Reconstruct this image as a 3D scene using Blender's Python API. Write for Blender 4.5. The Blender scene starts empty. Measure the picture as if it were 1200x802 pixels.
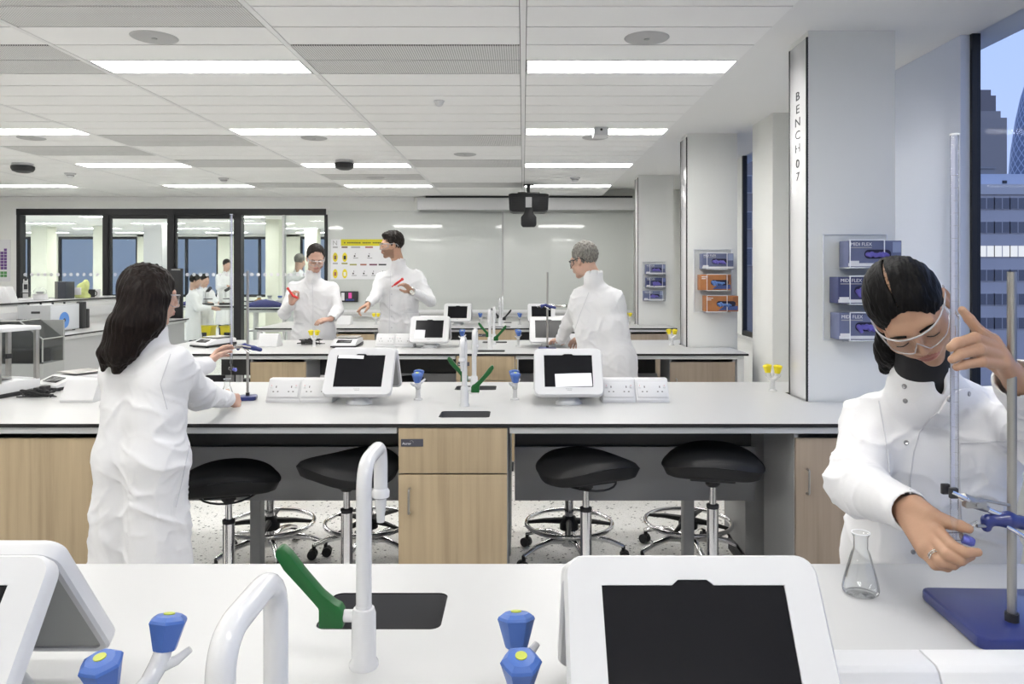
import bpy, bmesh, math, random
import numpy as np
from mathutils import Vector, Matrix, noise, geometry
from mathutils.bvhtree import BVHTree
random.seed(7)
C = bpy.context.scene.collection
F = 877.0; VX, VY = 613.0, 320.0; CAMZ = 1.51
PI = math.pi
def at(x, y, d):                       # point seen at photo pixel (x, y) standing d metres away
    return Vector(((x-VX)*d/F, d, CAMZ-(y-VY)*d/F))
# ---------------------------------------------------------------- materials
MATS = {}
def _nodes(name):
    m = bpy.data.materials.new(name); m.use_nodes = True
    nt = m.node_tree; b = nt.nodes['Principled BSDF']
    return m, nt, b
def mat(name, col, rough=.5, metal=0, bump=0, bscale=60, spec=.5, trans=0, ior=1.45, emit=0, ecol=None, alpha=1, var=0, vscale=8, coat=0, sub=0):
    if name in MATS: return MATS[name]
    m, nt, b = _nodes(name)
    c = (*col, 1)
    b.inputs['Base Color'].default_value = c; b.inputs['Roughness'].default_value = rough
    b.inputs['Metallic'].default_value = metal; b.inputs['Specular IOR Level'].default_value = spec
    b.inputs['Transmission Weight'].default_value = trans; b.inputs['IOR'].default_value = ior
    b.inputs['Alpha'].default_value = alpha; b.inputs['Coat Weight'].default_value = coat
    if sub:
        b.inputs['Subsurface Weight'].default_value = sub; b.inputs['Subsurface Radius'].default_value = (.012, .005, .003)
    if emit:
        b.inputs['Emission Color'].default_value = (*(ecol or col), 1); b.inputs['Emission Strength'].default_value = emit
    if bump or var:
        tc = nt.nodes.new('ShaderNodeTexCoord')
    if bump:
        n = nt.nodes.new('ShaderNodeTexNoise'); n.inputs['Scale'].default_value = bscale; n.inputs['Detail'].default_value = 4
        bm_ = nt.nodes.new('ShaderNodeBump'); bm_.inputs['Strength'].default_value = bump; bm_.inputs['Distance'].default_value = .002
        nt.links.new(tc.outputs['Object'], n.inputs['Vector']); nt.links.new(n.outputs['Fac'], bm_.inputs['Height'])
        nt.links.new(bm_.outputs['Normal'], b.inputs['Normal'])
    if var:
        n = nt.nodes.new('ShaderNodeTexNoise'); n.inputs['Scale'].default_value = vscale; n.inputs['Detail'].default_value = 5
        mr = nt.nodes.new('ShaderNodeMapRange'); mr.inputs['To Min'].default_value = 1-var; mr.inputs['To Max'].default_value = 1+var
        mx = nt.nodes.new('ShaderNodeMix'); mx.data_type = 'RGBA'; mx.blend_type = 'MULTIPLY'; mx.inputs['Factor'].default_value = 1
        mx.inputs['A'].default_value = c
        nt.links.new(tc.outputs['Object'], n.inputs['Vector']); nt.links.new(n.outputs['Fac'], mr.inputs['Value'])
        nt.links.new(mr.outputs['Result'], mx.inputs['B']); nt.links.new(mx.outputs['Result'], b.inputs['Base Color'])
    MATS[name] = m
    return m
def ramp(nt, stops):
    r = nt.nodes.new('ShaderNodeValToRGB'); e = r.color_ramp.elements
    while len(e) > 1: e.remove(e[-1])
    e[0].position, e[0].color = stops[0][0], (*stops[0][1], 1)
    for p, c in stops[1:]:
        k = e.new(p); k.color = (*c, 1)
    return r
def wood_mat(name, base, dark):
    m, nt, b = _nodes(name); L = nt.links.new
    tc = nt.nodes.new('ShaderNodeTexCoord'); mp = nt.nodes.new('ShaderNodeMapping'); mp.inputs['Scale'].default_value = (38, 38, 1.3)
    n = nt.nodes.new('ShaderNodeTexNoise'); n.inputs['Scale'].default_value = 1.0; n.inputs['Detail'].default_value = 6; n.inputs['Roughness'].default_value = .65
    mp2 = nt.nodes.new('ShaderNodeMapping'); mp2.inputs['Scale'].default_value = (9, 9, .55)
    w = nt.nodes.new('ShaderNodeTexNoise'); w.inputs['Scale'].default_value = 1; w.inputs['Detail'].default_value = 2; w.inputs['Distortion'].default_value = 1.2
    ad = nt.nodes.new('ShaderNodeMath'); ad.operation = 'MULTIPLY_ADD'; ad.inputs[1].default_value = .45
    sc = nt.nodes.new('ShaderNodeMath'); sc.operation = 'MULTIPLY'; sc.inputs[1].default_value = .55
    r = ramp(nt, [(.33, dark), (.5, base), (.66, tuple(min(1, x*1.12) for x in base))])
    L(tc.outputs['Object'], mp.inputs['Vector']); L(tc.outputs['Object'], mp2.inputs['Vector'])
    L(mp.outputs['Vector'], n.inputs['Vector']); L(mp2.outputs['Vector'], w.inputs['Vector'])
    L(n.outputs['Fac'], sc.inputs[0]); L(w.outputs['Fac'], ad.inputs[0]); L(sc.outputs[0], ad.inputs[2])
    L(ad.outputs[0], r.inputs['Fac']); L(r.outputs['Color'], b.inputs['Base Color'])
    b.inputs['Roughness'].default_value = .5
    MATS[name] = m; return m
def speckle_mat(name):
    m, nt, b = _nodes(name); L = nt.links.new
    tc = nt.nodes.new('ShaderNodeTexCoord')
    v = nt.nodes.new('ShaderNodeTexVoronoi'); v.inputs['Scale'].default_value = 27; v.inputs['Randomness'].default_value = 1
    r = ramp(nt, [(0, (.09, .09, .095)), (.17, (.2, .2, .2)), (.21, (.84, .83, .80)), (1, (.88, .87, .85))])
    v2 = nt.nodes.new('ShaderNodeTexVoronoi'); v2.inputs['Scale'].default_value = 95
    r2 = ramp(nt, [(0, (.25, .25, .25)), (.18, (.45, .45, .44)), (.24, (1, 1, 1)), (1, (1, 1, 1))])
    mx = nt.nodes.new('ShaderNodeMix'); mx.data_type = 'RGBA'; mx.blend_type = 'MULTIPLY'; mx.inputs['Factor'].default_value = 1
    L(tc.outputs['Object'], v.inputs['Vector']); L(tc.outputs['Object'], v2.inputs['Vector'])
    L(v.outputs['Distance'], r.inputs['Fac']); L(v2.outputs['Distance'], r2.inputs['Fac'])
    L(r.outputs['Color'], mx.inputs['A']); L(r2.outputs['Color'], mx.inputs['B']); L(mx.outputs['Result'], b.inputs['Base Color'])
    b.inputs['Roughness'].default_value = .35
    MATS[name] = m; return m
def perforated_mat(name):
    m, nt, b = _nodes(name); L = nt.links.new
    tc = nt.nodes.new('ShaderNodeTexCoord'); mp = nt.nodes.new('ShaderNodeMapping'); mp.inputs['Scale'].default_value = (90, 90, 0.0)
    v = nt.nodes.new('ShaderNodeTexVoronoi'); v.inputs['Scale'].default_value = 1; v.inputs['Randomness'].default_value = 0
    r = ramp(nt, [(0, (.16, .16, .16)), (.26, (.2, .2, .2)), (.32, (.72, .72, .71)), (1, (.72, .72, .71))])
    L(tc.outputs['Object'], mp.inputs['Vector']); L(mp.outputs['Vector'], v.inputs['Vector']); L(v.outputs['Distance'], r.inputs['Fac'])
    L(r.outputs['Color'], b.inputs['Base Color']); b.inputs['Roughness'].default_value = .6
    MATS[name] = m; return m
def skin_mat(name, col, rough=.5):
    m = mat(name, col, rough, bump=.12, bscale=220, var=.07, vscale=26, sub=.12, spec=.35)
    return m
def hair_mat(name, col, rough=.35, sx=160, sy=160, sz=9, spec=.2):
    m, nt, b = _nodes(name); L = nt.links.new
    tc = nt.nodes.new('ShaderNodeTexCoord'); mp = nt.nodes.new('ShaderNodeMapping'); mp.inputs['Scale'].default_value = (sx, sy, sz)
    n = nt.nodes.new('ShaderNodeTexNoise'); n.inputs['Scale'].default_value = 1; n.inputs['Detail'].default_value = 5
    r = ramp(nt, [(.3, tuple(c*.45 for c in col)), (.55, col), (.75, tuple(min(1, c*1.9+.004) for c in col))])
    bm_ = nt.nodes.new('ShaderNodeBump'); bm_.inputs['Strength'].default_value = .55; bm_.inputs['Distance'].default_value = .004
    L(tc.outputs['Object'], mp.inputs['Vector']); L(mp.outputs['Vector'], n.inputs['Vector']); L(n.outputs['Fac'], r.inputs['Fac'])
    L(n.outputs['Fac'], bm_.inputs['Height']); L(bm_.outputs['Normal'], b.inputs['Normal']); L(r.outputs['Color'], b.inputs['Base Color'])
    b.inputs['Roughness'].default_value = rough; b.inputs['Specular IOR Level'].default_value = spec
    MATS[name] = m; return m
def thin_glass(name, tint=(.96, .98, .97), gloss=.12, rough=.02):
    """a pane: clear with a Fresnel-like mirror share (no thick refraction)"""
    m = bpy.data.materials.new(name); m.use_nodes = True; nt = m.node_tree; L = nt.links.new
    for n in list(nt.nodes): nt.nodes.remove(n)
    o = nt.nodes.new('ShaderNodeOutputMaterial'); t = nt.nodes.new('ShaderNodeBsdfTransparent'); g = nt.nodes.new('ShaderNodeBsdfGlossy')
    t.inputs['Color'].default_value = (*tint, 1); g.inputs['Roughness'].default_value = rough
    lw = nt.nodes.new('ShaderNodeLayerWeight'); lw.inputs['Blend'].default_value = gloss
    mr = nt.nodes.new('ShaderNodeMath'); mr.operation = 'MULTIPLY_ADD'; mr.inputs[1].default_value = .75; mr.inputs[2].default_value = gloss*.3
    mx = nt.nodes.new('ShaderNodeMixShader')
    L(lw.outputs['Fresnel'], mr.inputs[0]); L(mr.outputs[0], mx.inputs['Fac']); L(t.outputs[0], mx.inputs[1]); L(g.outputs[0], mx.inputs[2]); L(mx.outputs[0], o.inputs['Surface'])
    MATS[name] = m; return m
M = {}
M['wall'] = mat('wall_paint', (.81, .815, .79), .55, bump=.03, bscale=300)
M['dado'] = mat('dado_paint', (.70, .70, .69), .5)
M['tile'] = mat('ceiling_tile', (.90, .90, .89), .55)
M['joint'] = mat('ceiling_joint', (.05, .05, .05), .8)
M['strip'] = mat('ceiling_strip', (.82, .82, .82), .5)
M['perf'] = perforated_mat('perforated_metal')
M['plaster'] = mat('plaster', (.84, .84, .83), .7)
M['floor'] = speckle_mat('speckled_floor')
M['lam'] = mat('white_laminate', (.525, .525, .523), .32, var=.012, vscale=3)
M['core'] = mat('black_core', (.012, .012, .013), .45)
M['rail'] = mat('rail_grey', (.66, .67, .67), .4)
M['grey'] = mat('grey_melamine', (.36, .365, .38), .45)
M['greyl'] = mat('light_grey_melamine', (.42, .425, .43), .45)
M['dark'] = mat('dark_recess', (.06, .06, .062), .6)
M['wood'] = wood_mat('oak_melamine', (.42, .325, .205), (.32, .24, .148))
M['wood2'] = wood_mat('oak_side', (.34, .27, .205), (.26, .205, .15))
M['chrome'] = mat('chrome', (.75, .75, .76), .12, 1)
M['steel'] = mat('brushed_steel', (.42, .41, .39), .32, 1, bump=.05, bscale=120)
M['blackm'] = mat('black_frame_metal', (.014, .014, .016), .45)
M['blackp'] = mat('black_plastic', (.022, .022, .024), .45)
M['vinyl'] = mat('black_vinyl', (.006, .006, .007), .62, bump=.08, bscale=400)
M['white'] = mat('white_plastic', (.66, .66, .67), .3)
M['whitec'] = mat('white_coated_metal', (.65, .65, .66), .22, coat=.3)
M['greyp'] = mat('grey_plastic', (.36, .37, .36), .5)
M['greyback'] = mat('kiosk_back_grey', (.38, .385, .375), .45)
M['screen'] = mat('black_screen', (.010, .010, .012), .22, spec=.18)
M['sinkm'] = mat('sink_grey', (.105, .105, .11), .35)
M['green'] = mat('green_lever', (.008, .105, .022), .35)
M['blue'] = mat('blue_knob', (.06, .14, .44), .38)
M['yellow'] = mat('yellow_knob', (.80, .66, .02), .4)
M['dot'] = mat('yellow_green_dot', (.45, .50, .05), .4)
M['standblue'] = mat('stand_blue_enamel', (.020, .032, .17), .3, coat=.4)
M['paper'] = mat('paper', (.86, .85, .90), .7)  # also colours the reflections laid on two kiosk screens
M['poster'] = mat('poster_white', (.74, .74, .76), .6)
M['red'] = mat('red_plastic', (.62, .03, .03), .35)
M['hole'] = mat('socket_slot', (.10, .09, .09), .6)
M['text'] = mat('dark_lettering', (.03, .03, .035), .6)
M['textgrey'] = mat('grey_lettering', (.36, .36, .37), .6)
M['whitetext'] = mat('white_lettering', (.8, .8, .82), .6)
M['coat'] = mat('coat_cotton', (.75, .75, .765), .75, bump=.10, bscale=260, spec=.2)
M['board'] = mat('whiteboard', (.60, .62, .60), .08, spec=.5)
M['acrylic'] = thin_glass('clear_acrylic', (.975, .98, .985), .05)
M['pane'] = thin_glass('clear_pane', (.92, .95, .94), .10)
M['winpane'] = thin_glass('window_pane', (.93, .95, .98), .012)
M['tint'] = thin_glass('smoked_acrylic', (.62, .63, .64), .12)
M['glass'] = thin_glass('lab_glass', (.985, .99, .99), .11)
M['lens'] = thin_glass('spectacle_lens', (.96, .965, .975), .10)
M['edgew'] = mat('bright_acrylic_edge', (.86, .88, .92), .3)
M['lamp'] = mat('lamp_diffuser', (.9, .9, .9), .5, emit=17.0, ecol=(1, .985, .95))
M['cream'] = mat('column_cream', (.80, .81, .70), .6)
# ---------------------------------------------------------------- mesh builder
class MB:
    def __init__(s): s.v = []; s.f = []; s.m = []; s.mats = []
    def _mi(s, m):
        if m is None: m = s.mats[0] if s.mats else M['white']
        if m not in s.mats: s.mats.append(m)
        return s.mats.index(m)
    def add(s, vs, fs, m, X=None):
        k = len(s.v); i = s._mi(m)
        s.v += [(X @ Vector(p)) if X is not None else Vector(p) for p in vs]
        for f in fs: s.f.append([k+j for j in f]); s.m.append(i)
        return s
    def bm(s, b, m, X=None):
        b.verts.ensure_lookup_table(); b.verts.index_update()
        s.add([v.co.copy() for v in b.verts], [[v.index for v in f.verts] for f in b.faces], m, X); b.free(); return s
    def box(s, lo, hi, m, bev=0, seg=2, X=None):
        b = bmesh.new(); bmesh.ops.create_cube(b, size=1)
        lo, hi = Vector(lo), Vector(hi); c = (lo+hi)/2; d = hi-lo
        for v in b.verts: v.co = Vector((v.co.x*d.x+c.x, v.co.y*d.y+c.y, v.co.z*d.z+c.z))
        if bev: bmesh.ops.bevel(b, geom=b.edges[:], offset=min(bev, min(abs(x) for x in d)*.49), segments=seg, profile=.5, affect='EDGES')
        return s.bm(b, m, X)
    def cyl(s, p0, p1, r0, m, r1=None, n=20, X=None, cap=True):
        r1 = r0 if r1 is None else r1
        p0, p1 = Vector(p0), Vector(p1); z = (p1-p0).normalized()
        x = z.orthogonal().normalized(); y = z.cross(x); vs = []; fs = []
        for p, r in ((p0, r0), (p1, r1)):
            for i in range(n):
                a = 2*PI*i/n; vs.append(p + r*(math.cos(a)*x+math.sin(a)*y))
        for i in range(n): fs.append([i, (i+1) % n, n+(i+1) % n, n+i])
        if cap: fs += [list(range(n))[::-1], list(range(n, 2*n))]
        return s.add(vs, fs, m, X)
    def lathe(s, prof, m, c=(0, 0, 0), n=28, axis=None, X=None, ends=True):
        """profile [(r, z)] turned about an axis through c"""
        z = Vector(axis or (0, 0, 1)).normalized(); x = z.orthogonal().normalized() if axis else Vector((1, 0, 0)); y = z.cross(x); c = Vector(c)
        vs = []; fs = []
        for r, h in prof:
            for i in range(n):
                a = 2*PI*i/n; vs.append(c+h*z+r*(math.cos(a)*x+math.sin(a)*y))
        for k in range(len(prof)-1):
            for i in range(n): fs.append([k*n+i, k*n+(i+1) % n, (k+1)*n+(i+1) % n, (k+1)*n+i])
        if ends:
            if prof[0][0] > 1e-6: fs.append(list(range(n))[::-1])
            if prof[-1][0] > 1e-6: fs.append([(len(prof)-1)*n+i for i in range(n)])
        return s.add(vs, fs, m, X)
    def tube(s, pts, r, m, n=14, closed=False, X=None, radii=None):
        pts = [Vector(p) for p in pts]; N = len(pts); vs = []; fs = []; up = None
        for i, p in enumerate(pts):
            a = pts[(i-1) % N] if (closed or i > 0) else p; b = pts[(i+1) % N] if (closed or i < N-1) else p
            t = (b-a).normalized()
            if up is None: up = t.orthogonal().normalized()
            up = (up - t*up.dot(t)).normalized(); w = t.cross(up); rr = radii[i] if radii else r
            for k in range(n):
                q = 2*PI*k/n; vs.append(p+rr*(math.cos(q)*up+math.sin(q)*w))
        for i in range(N if closed else N-1):
            j = (i+1) % N
            for k in range(n): fs.append([i*n+k, i*n+(k+1) % n, j*n+(k+1) % n, j*n+k])
        if not closed: fs += [list(range(n))[::-1], [(N-1)*n+k for k in range(n)]]
        return s.add(vs, fs, m, X)
    def prism(s, poly, h, m, bev=0, X=None, seg=2):
        """polygon [(x,y)] in the XY plane raised by h along Z"""
        b = bmesh.new(); vs = [b.verts.new((p[0], p[1], 0)) for p in poly]; f = b.faces.new(vs)
        r = bmesh.ops.extrude_face_region(b, geom=[f]); nv = [e for e in r['geom'] if isinstance(e, bmesh.types.BMVert)]
        for v in nv: v.co.z = h
        bmesh.ops.recalc_face_normals(b, faces=b.faces[:])
        if bev: bmesh.ops.bevel(b, geom=b.edges[:], offset=bev, segments=seg, profile=.5, affect='EDGES')
        return s.bm(b, m, X)
    def plate(s, outer, holes, z0, z1, mtop, mside, mbot=None):
        """flat plate with holes"""
        loops = [outer]+holes
        pl = [[Vector((p[0], p[1], 0)) for p in l] for l in loops]; tri = geometry.tessellate_polygon(pl)
        flat = [p for l in loops for p in l]
        s.add([(p[0], p[1], z1) for p in flat], [list(t) for t in tri], mtop)
        s.add([(p[0], p[1], z0) for p in flat], [list(t)[::-1] for t in tri], mbot or mside)
        for l in loops:
            n = len(l); s.add([(p[0], p[1], z0) for p in l]+[(p[0], p[1], z1) for p in l], [[i, (i+1) % n, n+(i+1) % n, n+i] for i in range(n)], mside)
        return s
    def ball(s, c, r, m, X=None, n=16, scale=(1, 1, 1)):
        b = bmesh.new(); bmesh.ops.create_uvsphere(b, u_segments=n, v_segments=max(6, n//2+2), radius=r)
        for v in b.verts: v.co = Vector((v.co.x*scale[0]+c[0], v.co.y*scale[1]+c[1], v.co.z*scale[2]+c[2]))
        return s.bm(b, m, X)
    def text(s, body, size, m, X, depth=.0006, align='CENTER'):
        cu = bpy.data.curves.new('lettering', 'FONT'); cu.body = body; cu.size = size; cu.extrude = depth; cu.align_x = align; cu.align_y = 'CENTER'; cu.resolution_u = 3
        o = bpy.data.objects.new('lettering', cu); C.objects.link(o); dg = bpy.context.evaluated_depsgraph_get(); dg.update()
        me = bpy.data.meshes.new_from_object(o.evaluated_get(dg))
        s.add([v.co.copy() for v in me.vertices], [list(p.vertices) for p in me.polygons], m, X)
        bpy.data.objects.remove(o); bpy.data.curves.remove(cu); bpy.data.meshes.remove(me); return s
    def build(s, name, parent=None, label=None, smooth=True, angle=38, loc=None, recalc=True, kind=None, X=None):
        me = bpy.data.meshes.new(name); me.from_pydata([tuple(v) for v in s.v], [], s.f)
        for m in s.mats: me.materials.append(m)
        me.polygons.foreach_set('material_index', s.m)
        if recalc:
            b = bmesh.new(); b.from_mesh(me); bmesh.ops.recalc_face_normals(b, faces=b.faces[:]); b.to_mesh(me); b.free()
        if smooth: me.shade_smooth(); me.set_sharp_from_angle(angle=math.radians(angle))
        me.update(); o = bpy.data.objects.new(name, me); C.objects.link(o)
        if parent: o.parent = parent
        if loc is not None: o.location = loc
        if label: o['label'] = label
        if kind: o['kind'] = kind
        return o
def empty(name, label, cat, loc=(0, 0, 0), rz=0, group=None):
    o = bpy.data.objects.new(name, None); o.empty_display_size = .05; C.objects.link(o); o.location = loc; o.rotation_euler = (0, 0, rz)
    return tag(o, label, cat, group)
def tag(o, label, cat, group=None):
    o['label'] = label; o['category'] = cat
    if group: o['group'] = group
    return o
KIDS = {}
def kids(o): return [c for c in C.objects if c.parent == o]
def copy_tree(root, loc, rz=0, label=None, group=None):
    r = root.copy(); C.objects.link(r); r.location = loc; r.rotation_euler = (0, 0, rz)
    if label: r['label'] = label
    if group: r['group'] = group
    for c in kids(root):
        c2 = c.copy(); C.objects.link(c2); c2.parent = r
        for g in kids(c):
            g2 = g.copy(); C.objects.link(g2); g2.parent = c2
    return r
def struct(mb, name, **k): return mb.build(name, kind='structure', **k)
def rrect(x0, y0, x1, y1, r, n=5):
    out = []
    for cx, cy, a0 in ((x1-r, y1-r, 0), (x0+r, y1-r, 90), (x0+r, y0+r, 180), (x1-r, y0+r, 270)):
        for i in range(n+1):
            a = math.radians(a0+90*i/n); out.append((cx+r*math.cos(a), cy+r*math.sin(a)))
    return out
def arc(c, a, b, t0, t1, n):           # circle arc in plane (a,b)
    c, a, b = Vector(c), Vector(a), Vector(b)
    return [c+a*math.cos(t0+(t1-t0)*i/n)+b*math.sin(t0+(t1-t0)*i/n) for i in range(n+1)]
def bend(pts, r, n=6):                 # rounded polyline
    pts = [Vector(p) for p in pts]; out = [pts[0]]
    for i in range(1, len(pts)-1):
        a, p, b = pts[i-1], pts[i], pts[i+1]; u = (a-p).normalized(); v = (b-p).normalized()
        k = min(r, (a-p).length*.49, (b-p).length*.49); s, e = p+u*k, p+v*k
        for j in range(n+1):
            t = j/n; out.append((1-t)**2*s+2*t*(1-t)*p+t*t*e)
    return out+[pts[-1]]
def basis(x, y, z, o=(0, 0, 0)):
    return Matrix(((x[0], y[0], z[0], o[0]), (x[1], y[1], z[1], o[1]), (x[2], y[2], z[2], o[2]), (0, 0, 0, 1)))
# ---------------------------------------------------------------- implicit surfaces for bodies, coats and hair
class SDF:
    def __init__(s): s.p = []
    def cone(s, a, b, ra, rb=None, k=.01, sub=False):
        s.p.append(('c', np.array(a, float), np.array(b, float), ra, ra if rb is None else rb, k, sub)); return s
    def chain(s, pts, rs, k=.01):
        for i in range(len(pts)-1): s.cone(pts[i], pts[i+1], rs[i], rs[i+1], k)
        return s
    def ell(s, c, r, R=None, k=.01, sub=False):
        s.p.append(('e', np.array(c, float), np.array(r, float), np.array(R, float) if R is not None else np.eye(3), 0, k, sub)); return s
    def half(s, c, n, k=.002):         # cut away everything on the side n points to
        s.p.append(('h', np.array(c, float), np.array(n, float)/np.linalg.norm(n), 0, 0, k, True)); return s
    def box(s, c, h, k=.002, sub=True, R=None):
        s.p.append(('b', np.array(c, float), np.array(h, float), np.array(R, float) if R is not None else np.eye(3), 0, k, sub)); return s
    def place(s, Mx, sc=1):            # move everything by a 4x4 matrix (rigid) after scaling
        R = np.array(Mx.to_3x3()); t = np.array(Mx.translation); q = []
        for T, a, b, c, d, k, u in s.p:
            if T == 'c': q.append((T, R@(a*sc)+t, R@(b*sc)+t, c*sc, d*sc, k*sc, u))
            elif T in 'eb': q.append((T, R@(a*sc)+t, b*sc, R@c, d, k*sc, u))
            else: q.append((T, R@(a*sc)+t, R@b, c, d, k*sc, u))
        s.p = q; return s
    def join(s, o): s.p += o.p; return s
    def mesh(s, res, pad=.01):
        lo = np.full(3, 1e9); hi = -lo; bb = []
        for T, a, b, c, d, k, u in s.p:
            if T == 'c': l = np.minimum(a-c, b-d); h = np.maximum(a+c, b+d)
            elif T == 'e': e = np.sqrt(((c*b)**2).sum(1)); l, h = a-e, a+e
            elif T == 'b': e = (np.abs(c)*b).sum(1); l, h = a-e, a+e
            else: l, h = np.full(3, -1e9), np.full(3, 1e9)
            bb.append((l, h))
            if not u: lo = np.minimum(lo, l); hi = np.maximum(hi, h)
        lo -= pad; hi += pad; n = np.ceil((hi-lo)/res).astype(int)+1
        G = np.full(n, .5, np.float32); ax = [lo[i]+res*np.arange(n[i]) for i in range(3)]
        for (T, a, b, c, d, k, u), (l, h) in zip(s.p, bb):
            g = k+3*res
            i0 = np.clip(np.floor((l-g-lo)/res).astype(int), 0, n); i1 = np.clip(np.ceil((h+g-lo)/res).astype(int)+1, 0, n)
            if (i1 <= i0).any(): continue
            sl = tuple(slice(i0[i], i1[i]) for i in range(3))
            P = [ax[i][sl[i]].astype(np.float32) for i in range(3)]
            x, y, z = P[0][:, None, None], P[1][None, :, None], P[2][None, None, :]
            if T == 'c':
                v = b-a; L2 = max(float(v@v), 1e-12); t = np.clip(((x-a[0])*v[0]+(y-a[1])*v[1]+(z-a[2])*v[2])/L2, 0, 1)
                D = np.sqrt((x-a[0]-t*v[0])**2+(y-a[1]-t*v[1])**2+(z-a[2]-t*v[2])**2)-(c+t*(d-c))
            elif T in 'eb':
                q = [(x-a[0])*c[0, i]+(y-a[1])*c[1, i]+(z-a[2])*c[2, i] for i in range(3)]
                if T == 'e':
                    k0 = np.sqrt((q[0]/b[0])**2+(q[1]/b[1])**2+(q[2]/b[2])**2); k1 = np.sqrt((q[0]/b[0]**2)**2+(q[1]/b[1]**2)**2+(q[2]/b[2]**2)**2)+1e-9
                    D = k0*(k0-1)/k1
                else:
                    w = [np.abs(q[i])-b[i] for i in range(3)]
                    D = np.sqrt(sum(np.maximum(e, 0)**2 for e in w))+np.minimum(np.maximum(np.maximum(w[0], w[1]), w[2]), 0)
            else: D = -((x-a[0])*b[0]+(y-a[1])*b[1]+(z-a[2])*b[2])
            A = G[sl]
            if u:
                D = -D; hh = np.clip(.5+.5*(D-A)/k, 0, 1); G[sl] = np.maximum(A, D) if k < 1e-6 else A*(1-hh)+D*hh+k*hh*(1-hh)
            else:
                hh = np.clip(.5+.5*(D-A)/k, 0, 1); G[sl] = D*(1-hh)+A*hh-k*hh*(1-hh)
        return nets(G, lo, res)
def nets(G, lo, res):
    ins = G < 0; n = G.shape
    num = np.zeros((n[0]-1, n[1]-1, n[2]-1), np.int8); acc = np.zeros(num.shape+(3,), np.float32)
    cs = [(i, j, k) for i in (0, 1) for j in (0, 1) for k in (0, 1)]
    sub = lambda A, c: A[c[0]:c[0]+n[0]-1, c[1]:c[1]+n[1]-1, c[2]:c[2]+n[2]-1]
    for c in cs:
        for a in range(3):
            if c[a]: continue
            e = list(c); e[a] = 1; e = tuple(e)
            f0, f1 = sub(G, c), sub(G, e); x = sub(ins, c) != sub(ins, e)
            w = np.where(x)
            t = f0[w]/(f0[w]-f1[w]); num[w] += 1
            for q in range(3): acc[w+(np.full(len(t), q),)] += (c[q]+t) if q == a else c[q]
    w = np.where(num > 0); idx = np.full(num.shape, -1, np.int64); idx[w] = np.arange(len(w[0]))
    V = (np.stack(w, 1)+acc[w]/num[w][:, None])*res+lo
    Q = []
    for a in range(3):
        b, c = (a+1) % 3, (a+2) % 3
        s0 = [slice(None)]*3; s1 = [slice(None)]*3; s0[a] = slice(0, -1); s1[a] = slice(1, None)
        A, B = ins[tuple(s0)], ins[tuple(s1)]
        p = np.stack(np.where(A != B), 1); ok = (p[:, b] > 0) & (p[:, c] > 0) & (p[:, b] < n[b]-1) & (p[:, c] < n[c]-1); p = p[ok]
        fl = A[tuple(p.T)]
        def g(db, dc):
            r = p.copy(); r[:, b] -= db; r[:, c] -= dc; return idx[tuple(r.T)]
        q = np.stack([g(1, 1), g(0, 1), g(0, 0), g(1, 0)], 1); q[~fl] = q[~fl][:, ::-1]; Q.append(q)
    return V, np.concatenate(Q)
def relax(V, Q, it=2, f=.5):
    e = np.concatenate([Q[:, [0, 1]], Q[:, [1, 2]], Q[:, [2, 3]], Q[:, [3, 0]]]); e = np.concatenate([e, e[:, ::-1]])
    cnt = np.maximum(np.bincount(e[:, 0], minlength=len(V)), 1)[:, None]
    for _ in range(it):
        S = np.stack([np.bincount(e[:, 0], V[e[:, 1], i], minlength=len(V)) for i in range(3)], 1); V = V*(1-f)+f*S/cnt
    return V
def normals(V, Q):
    N = np.cross(V[Q[:, 2]]-V[Q[:, 0]], V[Q[:, 3]]-V[Q[:, 1]]); R = np.zeros_like(V)
    for i in range(4):
        for j in range(3): R[:, j] += np.bincount(Q[:, i], N[:, j], minlength=len(V))
    return R/np.maximum(np.linalg.norm(R, axis=1, keepdims=True), 1e-12)
def skin_obj(name, VQ, mats, parent=None, fmat=None, label=None):
    V, Q = VQ; me = bpy.data.meshes.new(name)
    me.vertices.add(len(V)); me.vertices.foreach_set('co', V.astype(np.float32).ravel())
    me.loops.add(len(Q)*4); me.loops.foreach_set('vertex_index', Q.astype(np.int32).ravel())
    me.polygons.add(len(Q)); me.polygons.foreach_set('loop_start', np.arange(0, len(Q)*4, 4, dtype=np.int32))
    for m in mats: me.materials.append(m)
    if fmat is not None: me.polygons.foreach_set('material_index', fmat.astype(np.int32))
    me.update(calc_edges=True); me.validate(); me.shade_smooth()
    o = bpy.data.objects.new(name, me); C.objects.link(o)
    if parent: o.parent = parent
    if label: o['label'] = label
    return o
def merge(parts):
    Vs, Qs, k = [], [], 0
    for V, Q in parts: Vs.append(V); Qs.append(Q+k); k += len(V)
    return np.concatenate(Vs), np.concatenate(Qs)
def vnoise(V, sc, seed=0.0):
    """value noise, vectorised"""
    P = V*np.array(sc)+seed; I = np.floor(P).astype(np.int64); Fr = P-I; U = Fr*Fr*(3-2*Fr); out = 0
    def h(i, j, k):
        x = (i*73856093) ^ (j*19349663) ^ (k*83492791); x = (x ^ (x >> 13))*1274126177 & 0x7fffffff; return ((x ^ (x >> 16)) & 0xffff)/32767.5-1
    for a in (0, 1):
        for b in (0, 1):
            for c in (0, 1):
                w = (U[:, 0] if a else 1-U[:, 0])*(U[:, 1] if b else 1-U[:, 1])*(U[:, 2] if c else 1-U[:, 2]); out = out+w*h(I[:, 0]+a, I[:, 1]+b, I[:, 2]+c)
    return out
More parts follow.
